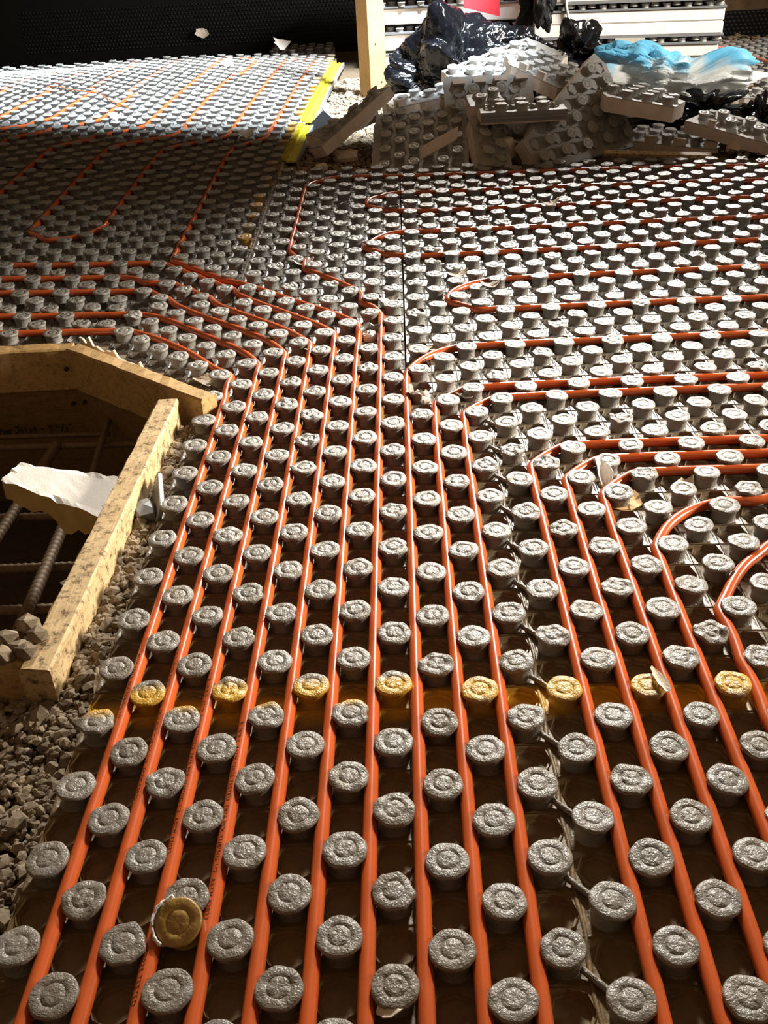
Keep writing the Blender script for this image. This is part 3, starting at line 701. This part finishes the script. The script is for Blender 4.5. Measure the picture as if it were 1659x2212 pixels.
for j in range(nv):
    for i in (0, nu): F.append((ix(i,j+1,0), ix(i,j,0), ix(i,j,1), ix(i,j+1,1)) if i == 0 else (ix(i,j,0), ix(i,j+1,0), ix(i,j+1,1), ix(i,j,1))); tags.append(1)
o = mesh_obj('foam_block', V, F, M_FOAMW); o.data.materials.append(M_FOAMY)
for p, k in zip(o.data.polygons, tags): p.material_index = k
tag(o, 'broken foam block with white face and amber underside, lying across the pit', 'foam')
def lump(name, label, cat, loc, size, material, seed, rot=0, group=None, spike=.2):
    """Broken chunk: subdivided icosahedron, faceted."""
    g = np.random.default_rng(seed); V = [Vector(v).normalized() for v in IV]; F = list(IF); mid = {}
    def m_(a, b):
        k = (min(a, b), max(a, b))
        if k not in mid: V.append(((V[a]+V[b])/2).normalized()); mid[k] = len(V)-1
        return mid[k]
    for _ in range(1):
        F2 = []
        for a, b, c in F:
            x_, y_, z_ = m_(a, b), m_(b, c), m_(c, a); F2 += [(a, x_, z_), (b, y_, x_), (c, z_, y_), (x_, y_, z_)]
        F = F2
    A = np.array([list(v) for v in V]); A = np.sign(A)*np.abs(A)**.6
    A *= (1+g.normal(0, spike, (len(A), 1)))*np.array(size)
    R = np.array([[math.cos(rot), -math.sin(rot), 0], [math.sin(rot), math.cos(rot), 0], [0, 0, 1]])
    o = mesh_obj(name, A@R.T, F, material); o.location = Vector([float(c) for c in loc])*S
    return tag(o, label, cat, group)
lump('foam_chunk', 'amber foam crumb in the pit beside the thick rebar', 'foam', (-11.3, 14.2, -5.2), (.9, .8, .6), M_FOAMY, 3)
lump('foam_chunk', 'grey foam scrap in shade below the foam block', 'foam', (-10.2, 17.6, -4.4), (.7, .5, .4), M_FOAM, 4)
lump('foam_chunk', 'dim foam scrap at the left frame edge deep in the pit', 'foam', (-12.6, 15.6, -5.2), (.8, .5, .3), M_FOAM, 5)

# ------------------------------------------------------------------ offcuts of panel in the heap
def offcut(label, R, o, poly, teeth=(), foam=1.0, sites=None, edge=None, name='panel_offcut'):
    """R columns x,y,n and o: pose of the stud-top plane; poly: outline in lattice units; teeth: cut stud stumps on the edge."""
    R = np.array(R, float).T; R[:, 0] /= np.linalg.norm(R[:, 0])
    R[:, 1] -= R[:, 0]*(R[:, 0]@R[:, 1]); R[:, 1] /= np.linalg.norm(R[:, 1]); R[:, 2] = np.cross(R[:, 0], R[:, 1])
    t = empty(name, o, R); tag(t, label, 'offcut')
    P = np.array(poly, float); c = P.mean(0)
    def inside(x, y, mg):
        ok = True
        for k in range(len(P)):
            a, b = P[k], P[(k+1) % len(P)]; n_ = np.array([-(b-a)[1], (b-a)[0]])/np.linalg.norm(b-a)
            ok &= ((np.array([x, y])-a)@n_) > mg
        return ok
    # ragged outline
    out = []
    for k in range(len(P)):
        a, b = P[k], P[(k+1) % len(P)]; n_ = max(2, int(np.linalg.norm(b-a)/.4))
        for q in range(n_): out.append(tuple(a+(b-a)*q/n_+rng.normal(0, .035, 2)*(q > 0)))
    MB().prism(out, -HB-foam, -HB-.06).build('foam_base', M_FOAM, t)
    mb = MB().prism(out, -HB-.06, -HB); i0, j0 = np.floor(P.min(0)).astype(int); i1, j1 = np.ceil(P.max(0)).astype(int)
    th, rings = CELLS[(1, 16)]
    for i in range(i0, i1+1):
        for j in range(j0, j1+1):
            if (i+j) % 2 == 0:
                if inside(i, j, .32):
                    ob_ = bpy.data.objects.new('stud', HLO[rng.integers(4)] if rng.random() < .5 else HCLEAN[rng.integers(4)]); scene.collection.objects.link(ob_); ob_.parent = t
                    ob_.location = (i*S, j*S, -HB*S); ob_.rotation_euler[2] = rng.uniform(0, 6.28)
            elif inside(i, j, .30):
                k0 = len(mb.V); n_ = len(rings)
                for r, z in (rings[2], rings[3], rings[4]): mb.V += [(i+rr*math.cos(a), j+rr*math.sin(a), -HB+max(zz-.06, 0)*1.9+.004) for a, rr, zz in zip(th, r, z)]
                mb.V += [(i+.31*math.cos(a), j+.31*math.sin(a), -HB+.006) for a in th]
                for a in range(3):
                    for k in range(16): mb.F.append((k0+a*16+k, k0+a*16+(k+1) % 16, k0+(a+1)*16+(k+1) % 16, k0+(a+1)*16+k))
    mb.build('sheet', M_HEAP, t)
    for (x, y, ang, wd) in teeth:
        ca, sa = math.cos(ang), math.sin(ang); q = MB(); h = .48
        pr_ = [(-wd/2, 0), (wd/2, 0), (wd*.42, .30), (-wd*.42, .30)]
        q.prism([(x+ca*a-sa*b, y+sa*a+ca*b) for a, b in pr_], -HB-.05, -HB+h); q.build('cut_stud', M_FOAM, t)
    if edge:
        a, b = np.array(edge[0]), np.array(edge[1]); x = (b-a)/np.linalg.norm(b-a); n_ = np.array([x[1], -x[0]])
        q = MB(); q.prism([tuple(a), tuple(a+n_*.10), tuple(b+n_*.10), tuple(b)], -HB-foam*.85, -HB+.02)
        q.prism([tuple(a+n_*.10), tuple(a+n_*.28), tuple(b+n_*.28), tuple(b+n_*.10)], -HB-foam*.5, -HB-foam*.35); q.build('edge_skin', M_GREY, t)
    return t
offcut('large dusty brown offcut leaning flat-on at the left of the heap', [(.997,-.059,.054),(.041,.956,.29),(0,0,1)], (.46,59.58,-.05),
       [(-.95,-1.2),(5.75,-1.2),(5.75,7.6),(1.6,8.2),(-.95,7.7)], foam=.9)
offcut('big offcut tilted on its corner in the middle of the heap, torn tan foam edge', [(.815,.579,.027),(-.349,.453,.82),(0,0,1)], (12.95,60.36,.14),
       [(-2.5,-.85),(6.75,-.85),(6.9,5.2),(6.2,6.15),(2.2,4.05),(-3.0,1.35)], foam=1.0, edge=((-2.5,-.85),(6.75,-.85)))
offcut('offcut sloping down to the right behind the tilted one, cut studs on its front', [(.966,.141,-.216),(-.118,.987,.113),(0,0,1)], (11.35,69.58,4.32),
       [(-1.3,.6),(1.3,-4.0),(4.6,-2.2),(5.6,2.8),(2.2,4.6),(-.9,3.7)], teeth=[(-.6,-.6,-1.06,.8),(.35,-2.3,-1.06,.8)], foam=.9)
offcut('offcut with brilliant white sunlit stud tops beside the black bag', [(.546,-.801,-.245),(.838,.519,.17),(0,0,1)], (5.83,72.35,3.9),
       [(-.8,-.5),(.3,-.7),(3.6,2.6),(3.6,8.4),(-.8,8.0)], foam=1.1)
offcut('offcut lying under the blue and clear plastic film', [(.943,.309,-.122),(-.308,.951,.028),(0,0,1)], (17.24,62.42,3.31),
       [(-1.3,.5),(2.0,-2.9),(4.3,-.6),(4.3,3.6),(-.2,3.6)], foam=1.0)
offcut('offcut with battlement cut edge lying flat right of the tilted one', [(.939,-.338,-.064),(.338,.941,-.009),(0,0,1)], (19.38,63.65,-.03),
       [(-1.7,0),(4.7,0),(4.7,4.8),(-1.7,5.0)], teeth=[(0,0,0,.9),(2,0,0,.9),(4.1,0,0,.9)], foam=.85)
offcut('offcut sloping off the right frame edge with four tall studs', [(.796,-.581,-.169),(.602,.789,.123),(0,0,1)], (22.83,63.18,1.49),
       [(-.9,-1.0),(6.0,-1.0),(6.0,2.0),(-.3,2.0)], teeth=[(1,-1,0,.5)], foam=.85)
offcut('offcut lying level with dark ribbed top between the brown and the tilted one', [(.707,-.707,0),(.707,.707,0),(0,0,1)], (8.51,61.0,3.17),
       [(-.7,-1.3),(3.4,2.8),(1.6,4.6),(-2.5,.5)], foam=.75, edge=((-.7,-1.3),(3.4,2.8)))
offcut('narrow upright strip of offcut with four studs right of the brown one', [(.964,.136,-.23),(-.035,.917,.396),(0,0,1)], (7.51,58.6,.75),
       [(-.75,-1.0),(1.7,-1.0),(1.7,4.2),(-.75,4.2)], foam=1.1)
offcut('small offcut corner with two studs poking up above the narrow strip', [(.997,.077,.004),(-.077,.979,.189),(0,0,1)], (7.31,63.38,3.32),
       [(-.8,-.6),(1.6,-.5),(1.6,1.6),(-.8,1.5)], foam=1.2)
offcut('low offcut behind the brown one, cut stud stumps at its left end', [(.98,.10,.14),(-.12,.985,.03),(0,0,1)], (1.9,68.0,2.75),
       [(-.9,-1.1),(5.2,-1.3),(5.2,2.2),(-1.5,2.0)], teeth=[(-.7,-.5,-1.5,.6),(-.2,-1.1,0,.6)], foam=1.5)
offcut('offcut standing on edge, its pale battlement edge uppermost', [(.99,0,.03),(.02,.45,.89),(0,0,1)], (5.0,66.2,3.2),
       [(-.3,-3.4),(6.4,-3.4),(6.2,.9),(0,1.1)], teeth=[(1.0,.75,3.14,1.0),(2.5,.75,3.14,1.0),(4.0,.75,3.14,1.0),(5.5,.75,3.14,1.0)], foam=.8)
d = np.array((1.09+3.6, 66-62, 2.87)); d /= np.linalg.norm(d); n = np.array((-.55, -.1, .8)); n -= d*(n@d); n /= np.linalg.norm(n)
offcut('long thin offcut strip leaning up to the right, its edge to the viewer', [d, np.cross(n, d), n], np.array((-3.6, 62, -.2))+n*1.6,
       [(0,-.6),(7.0,-.6),(7.0,1.3),(0,1.3)], foam=.8)
d = np.array((4.4, 4.5, .9)); d /= np.linalg.norm(d); n = np.array((-.3, -.35, .88)); n -= d*(n@d); n /= np.linalg.norm(n)
offcut('short offcut strip lying behind the long leaning one, over the bright gravel', [d, np.cross(n, d), n], np.array((-4.4, 63.5, .75))+n*.9,
       [(0,-.5),(6.0,-.5),(6.0,.9),(0,.9)], foam=.8)
# slab of offcut edges running off the right frame edge, under the blue film and the far right panel
offcut('flat offcut under the far right panel, pale foam edge to the viewer', [(.97,-.25,-.05),(.25,.97,0),(0,0,1)], (27.5,76.5,.55),
       [(-2,-.7),(9,-.7),(9,3.2),(-2,3.2)], foam=1.0)
offcut('flat pale offcut slab low at the right frame edge behind the four tall studs', [(.99,-.12,-.02),(.12,.99,0),(0,0,1)], (26.5,70.5,-.35),
       [(-1,-.5),(9,-.5),(9,4),(-1,4)], foam=.8)
def slab(name, label, a, b, wv, th, material, cat, grey=True):
    """Straight strip from a to b with width vector wv and thickness along the third axis."""
    a, b, wv = map(lambda q: np.array(q, float), (a, b, wv)); x = b-a; n = np.cross(x, wv); n = n/np.linalg.norm(n)*th
    V = [a, b, b+wv, a+wv, a+n, b+n, b+wv+n, a+wv+n]; V = np.array(V); c = V[0].copy()
    o = mesh_obj(name, V-c, [(0,3,2,1),(4,5,6,7),(0,1,5,4),(1,2,6,5),(2,3,7,6),(3,0,4,7)], material); o.location = Vector(c.tolist())*S
    bm_ = o.modifiers.new('bevel', 'BEVEL'); bm_.width = .002; bm_.segments = 2
    return tag(o, label, cat)
slab('foam_strip', 'thin pale foam strip lying slanted over the brown offcut', (2.85, 58.9, .15), (5.35, 60.4, 1.0), (.15, .5, .75), .35, M_FOAM, 'foam')
slab('timber_batten', 'thin tan batten on the ground right of the tilted offcut', (15.5, 60.5, -.55), (22.5, 59.2, -.75), (.1, .6, .1), .25, M_BOARD, 'batten')
lump('foam_chunk', 'tan broken foam chunk between the narrow strip and the tilted offcut', 'foam', (8.6, 60.9, .15), (.95, .6, .85), M_PAPER, 11, .4, None, .12)
lump('foam_chunk', 'tan broken foam chunk on dark gravel under the leaning strip', 'foam', (-2.3, 63.3, -.3), (.9, .6, .45), M_PAPER, 12, .2, None, .12)
lump('foam_chunk', 'small pale foam cube on the dark gravel left of the heap', 'foam', (-3.9, 61.2, -.6), (.45, .4, .35), M_FOAM, 13, .5, None, .08)
lump('foam_chunk', 'tan foam chunk at the right end of the battlement offcut', 'foam', (25.0, 61.2, -.2), (.8, .5, .6), M_PAPER, 14, .2, None, .14)
lump('foam_chunk', 'white foam chunk left of the black bag by the post', 'foam', (1.9, 74.5, 1.2), (1.0, .5, .5), M_FOAMW, 15, .2, None, .14)
lump('foam_chunk', 'small tan foam scrap on the gravel left of the post', 'foam', (-2.6, 89, -.6), (.7, .5, .3), M_PAPER, 16, .3, None, .14)
lump('foam_chunk', 'white plastic scrap standing by the yellow strip', 'scrap', (-4.6, 79.5, -.2), (.25, .15, .75), M_FOAMW, 17, .3, None, .14)
slab('black_wrap', 'stiff black plastic flap at the break in the yellow edge strip', (-5.6, 73.4, -.1), (-4.2, 71.2, -.9), (1.2, 1.0, .9), .05, M_BLACK, 'plastic')

# ------------------------------------------------------------------ crumpled plastic
def crumple(name, label, cat, c, size, material, seed, amp=.22, sub=4, pts=(), fmax=11, smooth=False):
    """Faceted crumpled bag: subdivided icosahedron squashed, folded by ridged noise."""
    g = np.random.default_rng(seed); V = [Vector(v).normalized() for v in IV]; F = list(IF)
    for _ in range(sub):
        mid = {}; F2 = []
        def m_(a, b):
            k = (min(a, b), max(a, b))
            if k not in mid: V.append(((V[a]+V[b])/2).normalized()); mid[k] = len(V)-1
            return mid[k]
        for a, b, cc in F:
            x_, y_, z_ = m_(a, b), m_(b, cc), m_(cc, a); F2 += [(a, x_, z_), (b, y_, x_), (cc, z_, y_), (x_, y_, z_)]
        F = F2
    A = np.array([list(v) for v in V]); h = np.zeros(len(A))
    for k in range(22):
        d = g.normal(0, 1, 3); d /= np.linalg.norm(d); f = fmax**g.uniform(.15, 1)
        h += (1-2*np.abs(((A@d)*f+g.uniform(0, 9)) % 2-1))/f
    h *= 1.6*amp
    A = A*(1+h[:, None]+g.normal(0, .006, (len(A), 1)))*np.array(size)
    for (p, r, q) in pts:                                            # pull spots out into lobes
        w_ = np.exp(-((A-np.array(p))**2).sum(1)/r**2)[:, None]; A = A+w_*np.array(q)
    o = mesh_obj(name, A, F, material, None, smooth); o.location = Vector([float(x) for x in c])*S
    return tag(o, label, cat)
crumple('bin_bag', 'large crumpled glossy black bag right of the timber post', 'bag', (6.2, 84.5, 1.4), (5.2, 3.6, 4.3), M_BAG, 2, .13, 6,
        [((-3, 0, 2), 2.5, (-.4, 0, -.9)), ((.5, 0, 3.6), 1.6, (.2, 0, .9)), ((-4.5, -1, -2), 2, (-.6, 0, 0))], 7, True)
crumple('bin_bag', 'black bag ridge trailing right behind the bright stud tops', 'bag', (11.6, 85.5, 1.0), (5.0, 2.6, 2.7), M_BAG, 5, .19, 6,
        [((-2.5, 0, 1.5), 2, (0, 0, .8)), ((3.5, 0, 1), 2, (0, 0, -1.1))], 14, True)
crumple('plastic_scrap', 'scrap of clear film shining on the black bag', 'plastic', (8.8, 80.2, 1.9), (.9, .4, .8), M_TAPE, 8, .3, 3)
crumple('bin_bag', 'black plastic tip poking up behind the tilted offcut', 'bag', (16.4, 79.0, 3.0), (2.3, 1.6, 1.5), M_BAG, 9, .35, 4, [((1.2, 0, 1.2), .8, (.3, 0, .9))])
crumple('bin_bag', 'tangled black plastic below the clear film at right', 'bag', (24.6, 70.5, .1), (3.6, 2.2, 1.0), M_BAG, 12, .42, 5)
crumple('bin_bag', 'small black plastic corner at the right frame edge', 'bag', (27.6, 66.5, .4), (.9, .8, .9), M_BAG, 14, .35, 4)
crumple('plastic_film', 'crumpled blue and clear plastic film on the heap', 'plastic', (22.4, 74.5, 1.75), (4.9, 2.2, 1.7), M_BLUE, 21, .24, 6,
        [((-4, 0, .8), 1.6, (-.3, 0, .8)), ((4.8, 0, .8), 1.5, (.9, 0, .7)), ((-2, 0, 1.2), .9, (0, 0, 1.1)), ((2, -1, -1), 2, (0, -.6, -.7))])
o = crumple('plastic_film', 'dark fringed sheet of black plastic beside the right-hand stack', 'plastic', (15.4, 97.2, 5.4), (1.2, .9, 1.9), M_BLACK, 31, .25, 4)

# ------------------------------------------------------------------ stacks of panels, post, red board
def stacked(label, base, yaw, z, n, depth, up, foam, group):
    """One panel of a stack: foam slab with bevelled long edge, grey skin, front rows of studs; up=False lies face down."""
    R = np.array([[math.cos(yaw), -math.sin(yaw), 0], [math.sin(yaw), math.cos(yaw), 0], [0, 0, 1]])
    t = empty('studded_panel', (base[0], base[1], z), R); tag(t, label, 'floor panel', group)
    s = 1 if up else -1; z0, z1 = (0, foam) if up else (0, -foam)
    a, b_ = sorted((z0, z1)); off = rng.normal(0, .12)
    mb = MB(); mb.box((off, off, a), (n+off, depth, b_))
    o = mb.build('foam_base', M_FOAMW, t)
    bev = o.modifiers.new('bevel', 'BEVEL'); bev.width = .006; bev.segments = 1
    k0, k1 = sorted((z1, z1+s*.16)); MB().box((off-.12, off-.12, k0), (n+off+.12, depth, k1)).build('sheet', M_GREY, t)
    for i in range(n):
        for j in range(3):
            if (i+j+(0 if up else 1)) % 2: continue
            ob_ = bpy.data.objects.new('stud', HLO[(i+j) % 4]); scene.collection.objects.link(ob_); ob_.parent = t
            ob_.location = ((i+.6+off)*S, (j+.35)*S, (z1+s*.14)*S)
            if not up: ob_.rotation_euler[0] = math.pi
            ob_.scale = (1, 1, .85)
    return t
names = ['lowest', 'second from the bottom', 'third from the bottom', 'fourth from the bottom', 'fifth from the bottom', 'topmost visible']
base = (15.3, 99.2); yaw = -.17
for k, (z, up) in enumerate([(-1.2+1.15, False), (-.05, True), (3.05-.02, False), (3.06, True), (6.15, False), (6.17, True)]):
    zz = z if up else z-1.15+1.15
    stacked('panel of the right-hand stack under the white cord, %s' % names[k], base, yaw, zz, 18, 9, up, 1.12, 'panels in the right-hand stack')
for k, z in enumerate((-.75, 1.05+.15, 2.65+.95, 6.0)):
    stacked('panel of the left-hand stack behind the black bag, %s' % ['lowest', 'second', 'third', 'topmost'][k], (-.6, 104), -.05, z-.35, 17, 9, True, 1.55, 'panels in the left-hand stack')
def post():
    t = empty('timber_post', (-.62, 87.6, -.75), np.array([[math.cos(.62), -math.sin(.62), 0], [math.sin(.62), math.cos(.62), 0], [0, 0, 1]]))
    tag(t, 'square timber post standing on gravel beside the black bag', 'post')
    o = MB().box((-.9, -.9, 0), (.9, .9, 40)).build('shaft', M_POST, t)
    bev = o.modifiers.new('bevel', 'BEVEL'); bev.width = .003; bev.segments = 2
    for x, z in ((.3, 1.4), (-.2, 4.6)):
        V, F = sweep(np.array([(x, -.88, z), (x, -.93, z)]), .07, 8); mesh_obj('nail', V, F, M_DARK, t)
post()
o = MB().prism([(8.35, 0), (11.9, 0), (11.9, .5), (8.35, .5)], 0, 1).build('red_board', M_RED)
me = o.data
co = [(8.4,100,4.95),(11.9,100,4.0),(11.9,100.45,4.0),(8.4,100.45,4.95),(8.4,100,14),(11.9,100,14),(11.9,100.45,14),(8.4,100.45,14)]
for v_, c_ in zip(me.vertices, co): v_.co = Vector(c_)*S
tag(o, 'bright red board hanging in front of the left-hand stack', 'board')
P = spline(np.array([(17.97, 98.44, 11.87), (18.03, 98.43, 6.73), (18.25, 98.39, 4.67), (18.78, 98.3, 2.6), (19.1, 98.25, 1.26)]), .3)
V, F = sweep(P, .13, 7, 1+.12*np.sin(np.arange(len(P))*1.9)); tag(mesh_obj('cord', V, F, M_CORD, None, True), 'white strapping cord hanging down the right-hand stack', 'cord')
P = spline(np.array([(19.78, 98.13, 3.55), (20.68, 97.98, 3.67), (21.49, 97.84, 3.47), (21.1, 97.9, 2.64), (20.8, 97.96, 1.91), (21.4, 97.85, 2.24), (21.4, 97.85, 3.26), (20.5, 98.01, 2.93), (20.7, 97.97, 2.01)]), .15)
V, F = sweep(P, .05, 5); tag(mesh_obj('cord', V, F, M_CORD, None, True), 'loose loop of thin white string on the right-hand stack', 'cord')
mb = MB(); mb.add([(23.0, 97.60, .25), (25.8, 97.12, .2), (25.8, 97.12, 1.75), (23.0, 97.60, 1.8), (23.0, 97.64, .25), (25.8, 97.16, .2), (25.8, 97.16, 1.75), (23.0, 97.64, 1.8)], [(0,1,2,3),(7,6,5,4),(0,4,5,1),(1,5,6,2),(2,6,7,3),(3,7,4,0)]); tag(mb.build('tape', M_TAPE), 'patch of clear packing tape across the stack edge', 'tape')

# ------------------------------------------------------------------ scraps, torn studs
def flake(label, loc, size, seed, material=M_PAPER, curl=.3, rot=0, cat='scrap', name='film_scrap', upright=0.0):
    """Torn curled flake: ragged disc bent along one axis."""
    g = np.random.default_rng(seed); n = 14; V = []; F = []
    prof = np.concatenate([[1], 1+g.normal(0, .16, n-1)])
    for r in (.35, .7, 1.0):
        for k in range(n):
            a = k/n*6.283; rr = r*(prof[k] if r == 1 else 1); x_, y_ = rr*math.cos(a)*size[0], rr*math.sin(a)*size[1]
            V.append((x_, y_, curl*(x_/size[0])**2*size[0]+g.normal(0, .05)*size[0]*r))
    V.append((0, 0, 0)); c = len(V)-1
    for k in range(n):
        F.append((c, k, (k+1) % n))
        for q in range(2): F.append((q*n+k, (q+1)*n+k, (q+1)*n+(k+1) % n, q*n+(k+1) % n))
    o = mesh_obj(name, V, F, material); sm = o.modifiers.new('thickness', 'SOLIDIFY'); sm.thickness = .0012
    o.location = Vector([float(x) for x in loc])*S; o.rotation_euler = (upright, g.normal(0, .1), rot)
    return tag(o, label, cat)
def torn_stud(label, loc, seed, mt=M_PAPER, film=M_STUD):
    """Broken stud stump: foam core with a curl of skin left on one side."""
    t = empty('torn_stud', loc); tag(t, label, 'torn stud')
    g = np.random.default_rng(seed); n = 16; V = []; F = []
    for z, r in ((0, .36), (.2, .36), (.32, .30), (.36, .1)):
        for k in range(n): a = k/n*6.283; V.append((r*math.cos(a)*(1+g.normal(0, .05)), r*math.sin(a)*(1+g.normal(0, .05)), z+g.normal(0, .05)*(z > .2)))
    for q in range(3):
        for k in range(n): F.append((q*n+k, q*n+(k+1) % n, (q+1)*n+(k+1) % n, (q+1)*n+k))
    F.append(tuple(3*n+k for k in range(n)))
    mesh_obj('foam_core', V, F, mt, t)
    V = []; F = []; a0 = g.uniform(0, 6)
    for z, r in ((.02, .39), (.22, .40), (.40, .46), (.54, .54)):
        for k in range(9): a = a0+k/8*2.6; V.append((r*math.cos(a), r*math.sin(a), z+g.normal(0, .05)*(z > .4)))
    for q in range(3):
        for k in range(8): F.append((q*9+k, q*9+k+1, (q+1)*9+k+1, (q+1)*9+k))
    o = mesh_obj('torn_skin', V, F, film, t, True); sm = o.modifiers.new('thickness', 'SOLIDIFY'); sm.thickness = .001
    return t
def base_z(u, v): return float(H0(u, v))-HB
u, v = T_right(2, 24); torn_stud('torn stud with bare foam face where the pipes turn right', (u, v, base_z(u, v)), 1, M_FOAM)
u, v = T_front(0, 30); torn_stud('torn stud stump with pale foam shreds on the middle pipes', (u, v, base_z(u, v)), 2, M_FOAMW)
u, v = T_front(-2, 50); torn_stud('white torn stud stump in the shaded panel left of the black seam', (u, v, base_z(u, v)), 3, M_FOAMW)
u, v = T_front(1, 49); torn_stud('pale foam stump beside the end of the farthest hairpin loop', (u, v, base_z(u, v)), 4, M_FOAMW)
# the yellow stud knocked askew at the front
t = empty('torn_stud', (-2.98, .52, base_z(-3, 0)+.12), np.array(Matrix.Rotation(.42, 3, 'X')@Matrix.Rotation(-.06, 3, 'Y')))
tag(t, 'loose yellow-topped stud cap with a white foam rim, propped on a grey stud, near left', 'torn stud')
MYEL = mat('yellow_film', (.36, .215, .05), .42)[0]; nt = MYEL.node_tree; bump(nt, nt.nodes['Principled BSDF'], noise(nt, pos(nt), 350, 3), .5, .001)
me = HI[0].copy(); me.materials.clear(); me.materials.append(MYEL)
o = bpy.data.objects.new('cap', me); scene.collection.objects.link(o); o.parent = t; o.location = (0, 0, .06*S); o.scale = (1.02, 1.02, 1.0)
V = []; F = []; g = np.random.default_rng(4); n = 22
for z, r in ((.0, .36), (.30, .43), (.46, .485), (.555, .47)):
    for k in range(n): a = 1.9+k/n*2.3; V.append((r*math.cos(a)+g.normal(0, .012), r*math.sin(a)+g.normal(0, .012), z+g.normal(0, .02)))
for q in range(3):
    for k in range(n-1): F.append((q*n+k, q*n+k+1, (q+1)*n+k+1, (q+1)*n+k))
o = mesh_obj('torn_foam_rim', V, F, M_FOAMW, t, True); sm = o.modifiers.new('thickness', 'SOLIDIFY'); sm.thickness = .0025; sm.offset = 1

flake('bared tan foam patch at the inside of a pipe bend, right', (8.25, 15.75, base_z(8, 15.7)+0.10), (.55, .62), 1, M_FOAMY, .05, .3)
bpy.data.objects['film_scrap'].data.materials[0] = mat('tan_foam', (.62, .40, .19), .8)[0]
flake('white peeled film strip curling up beside a stud near the pipe bend, right', (7.75, 16.9, base_z(7.7, 17)+0.36), (.26, .55), 2, M_FOAMW, .9, .4, upright=.9)
flake('orange-tan foam scrap among crushed studs at right', (10.2, 16.1, base_z(10, 16)+0.36), (.30, .26), 3, M_PAPER, .4, .4, upright=.5)
flake('torn cream film on a yellow-marked stud, near right', (7.32, 6.75, base_z(7, 7)+0.56), (.14, .42), 4, M_PAPER, .5, .2)
flake('cream foam tear on the edge of a stud at the bottom of the frame', (.98, -1.37, base_z(1, -1)+0.46), (.34, .14), 5, M_PAPER, -.3, .3)
flake('pale scrap by the pipe where it first turns right', (2.9, 28.5, base_z(3, 28)+0.15), (.55, .4), 6, M_PAPER, .3, 1)
flake('shredded clear film under the pipes turning right', (3.7, 23.6, base_z(3.7, 23.6)+0.25), (.45, .4), 7, M_TAPE, .4, .4)
flake('pale film scraps inside the nearest hairpin loop', (5.6, 34.8, base_z(5.6, 35)+0.48), (.5, .3), 8, M_FOAM, .5, .2)
flake('tan scrap above the end of the nearest hairpin loop', (4.2, 36.9, base_z(4, 37)+0.31), (.55, .35), 9, M_PAPER, .4, .4)
flake('pale scrap on studs between the two far hairpin loops', (10.2, 47.4, base_z(10, 47)+0.58), (.5, .35), 10, M_FOAM, .5, .2)
flake('white shred beside the pipe that bends left of the black seam', (-3.5, 39.6, base_z(-3.5, 39.6)+0.31), (.5, .35), 11, M_FOAMW, .5, .2)
flake('clear film tatter by the bend of the middle pipe', (.75, 33.7, base_z(.7, 33.7)+0.26), (.6, .5), 12, M_TAPE, .5, .4)
flake('white shreds between the sixth pipe and the seam', (-1.9, 28.6, base_z(-1.9, 28.6)+0.12), (.7, .6), 13, M_FOAMW, .2, .4)
flake('white scrap lying on the shaded studs at left', (-20.9, 73.5, base_z(-20.9, 73.5)+0.66), (.45, .3), 14, M_FOAMW, .6, .2, upright=.5)
flake('white scrap at the far edge of the sunlit panels', (-11.0, 110.5, base_z(-11, 110)+1.16), (.9, .7), 15, M_FOAMW, .6, .2, upright=.6)
flake('pale tag stuck on the black wall at upper left', (-21.0, 118.6, 1.75), (.8, .5), 16, M_FOAM, .3, .2, upright=1.4)
flake('bright white film scrap on the sunlit studs, middle of the far panels', (-15.8, 100, base_z(-15.8, 100)+0.66), (.8, .7), 17, M_FOAMW, .5, .7, upright=.4)
flake('pale film tatter by the shaded pipe bend, centre left', (-10.0, 67.6, base_z(-10, 67.6)+0.66), (.6, .5), 18, M_TAPE, .6, .7, upright=.4)
flake('shred of foam under the lowest curved pipe by the pit corner', (-6.6, 26.0, base_z(-6.6, 26)+0.20), (.5, .45), 19, M_PAPER, .4, .7)
# cut panel edge behind the diagonal board: tall ragged foam face
mb = MB(); a = np.array((-12.9, 30.6)); b_ = np.array((-7.6, 25.2)); n = 26; prev = None
tops = .15+.28*np.array([rng.random() for _ in range(n+1)]); tops[3::7] += .3
V = []; F = []
for k in range(n+1):
    p = a+(b_-a)*k/n
    for off in (0, .10): V += [(p[0]+off*.7, p[1]+off*.7, -1.2), (p[0]+off*.7, p[1]+off*.7, -.45+tops[k])]
for k in range(n):
    q = k*4; F += [(q, q+4, q+5, q+1), (q+3, q+7, q+6, q+2), (q+1, q+5, q+7, q+3)]
o = mesh_obj('foam_offcut', V, F, M_FOAM); tag(o, 'ragged upright foam sliver along the cut panel behind the diagonal board', 'foam')
# offcut pieces on the gravel beside the form
slab('foam_strip', 'small grey-skinned foam strip leaning on the gravel by the form board', (-6.95, 17.6, -.55), (-6.55, 15.8, -.75), (.30, .05, .75), .18, M_GREY, 'foam')
lump('panel_stub', 'broken grey stud stub lying on the gravel by the form board', 'scrap', (-7.05, 16.2, -.45), (.38, .5, .34), M_GREY, 41, .4, None, .07)
flake('thin tan paper shard on the panel edge by the gravel, left', (-6.55, 7.9, -.5), (.12, .55), 42, M_PAPER, .2, .2, upright=.4)
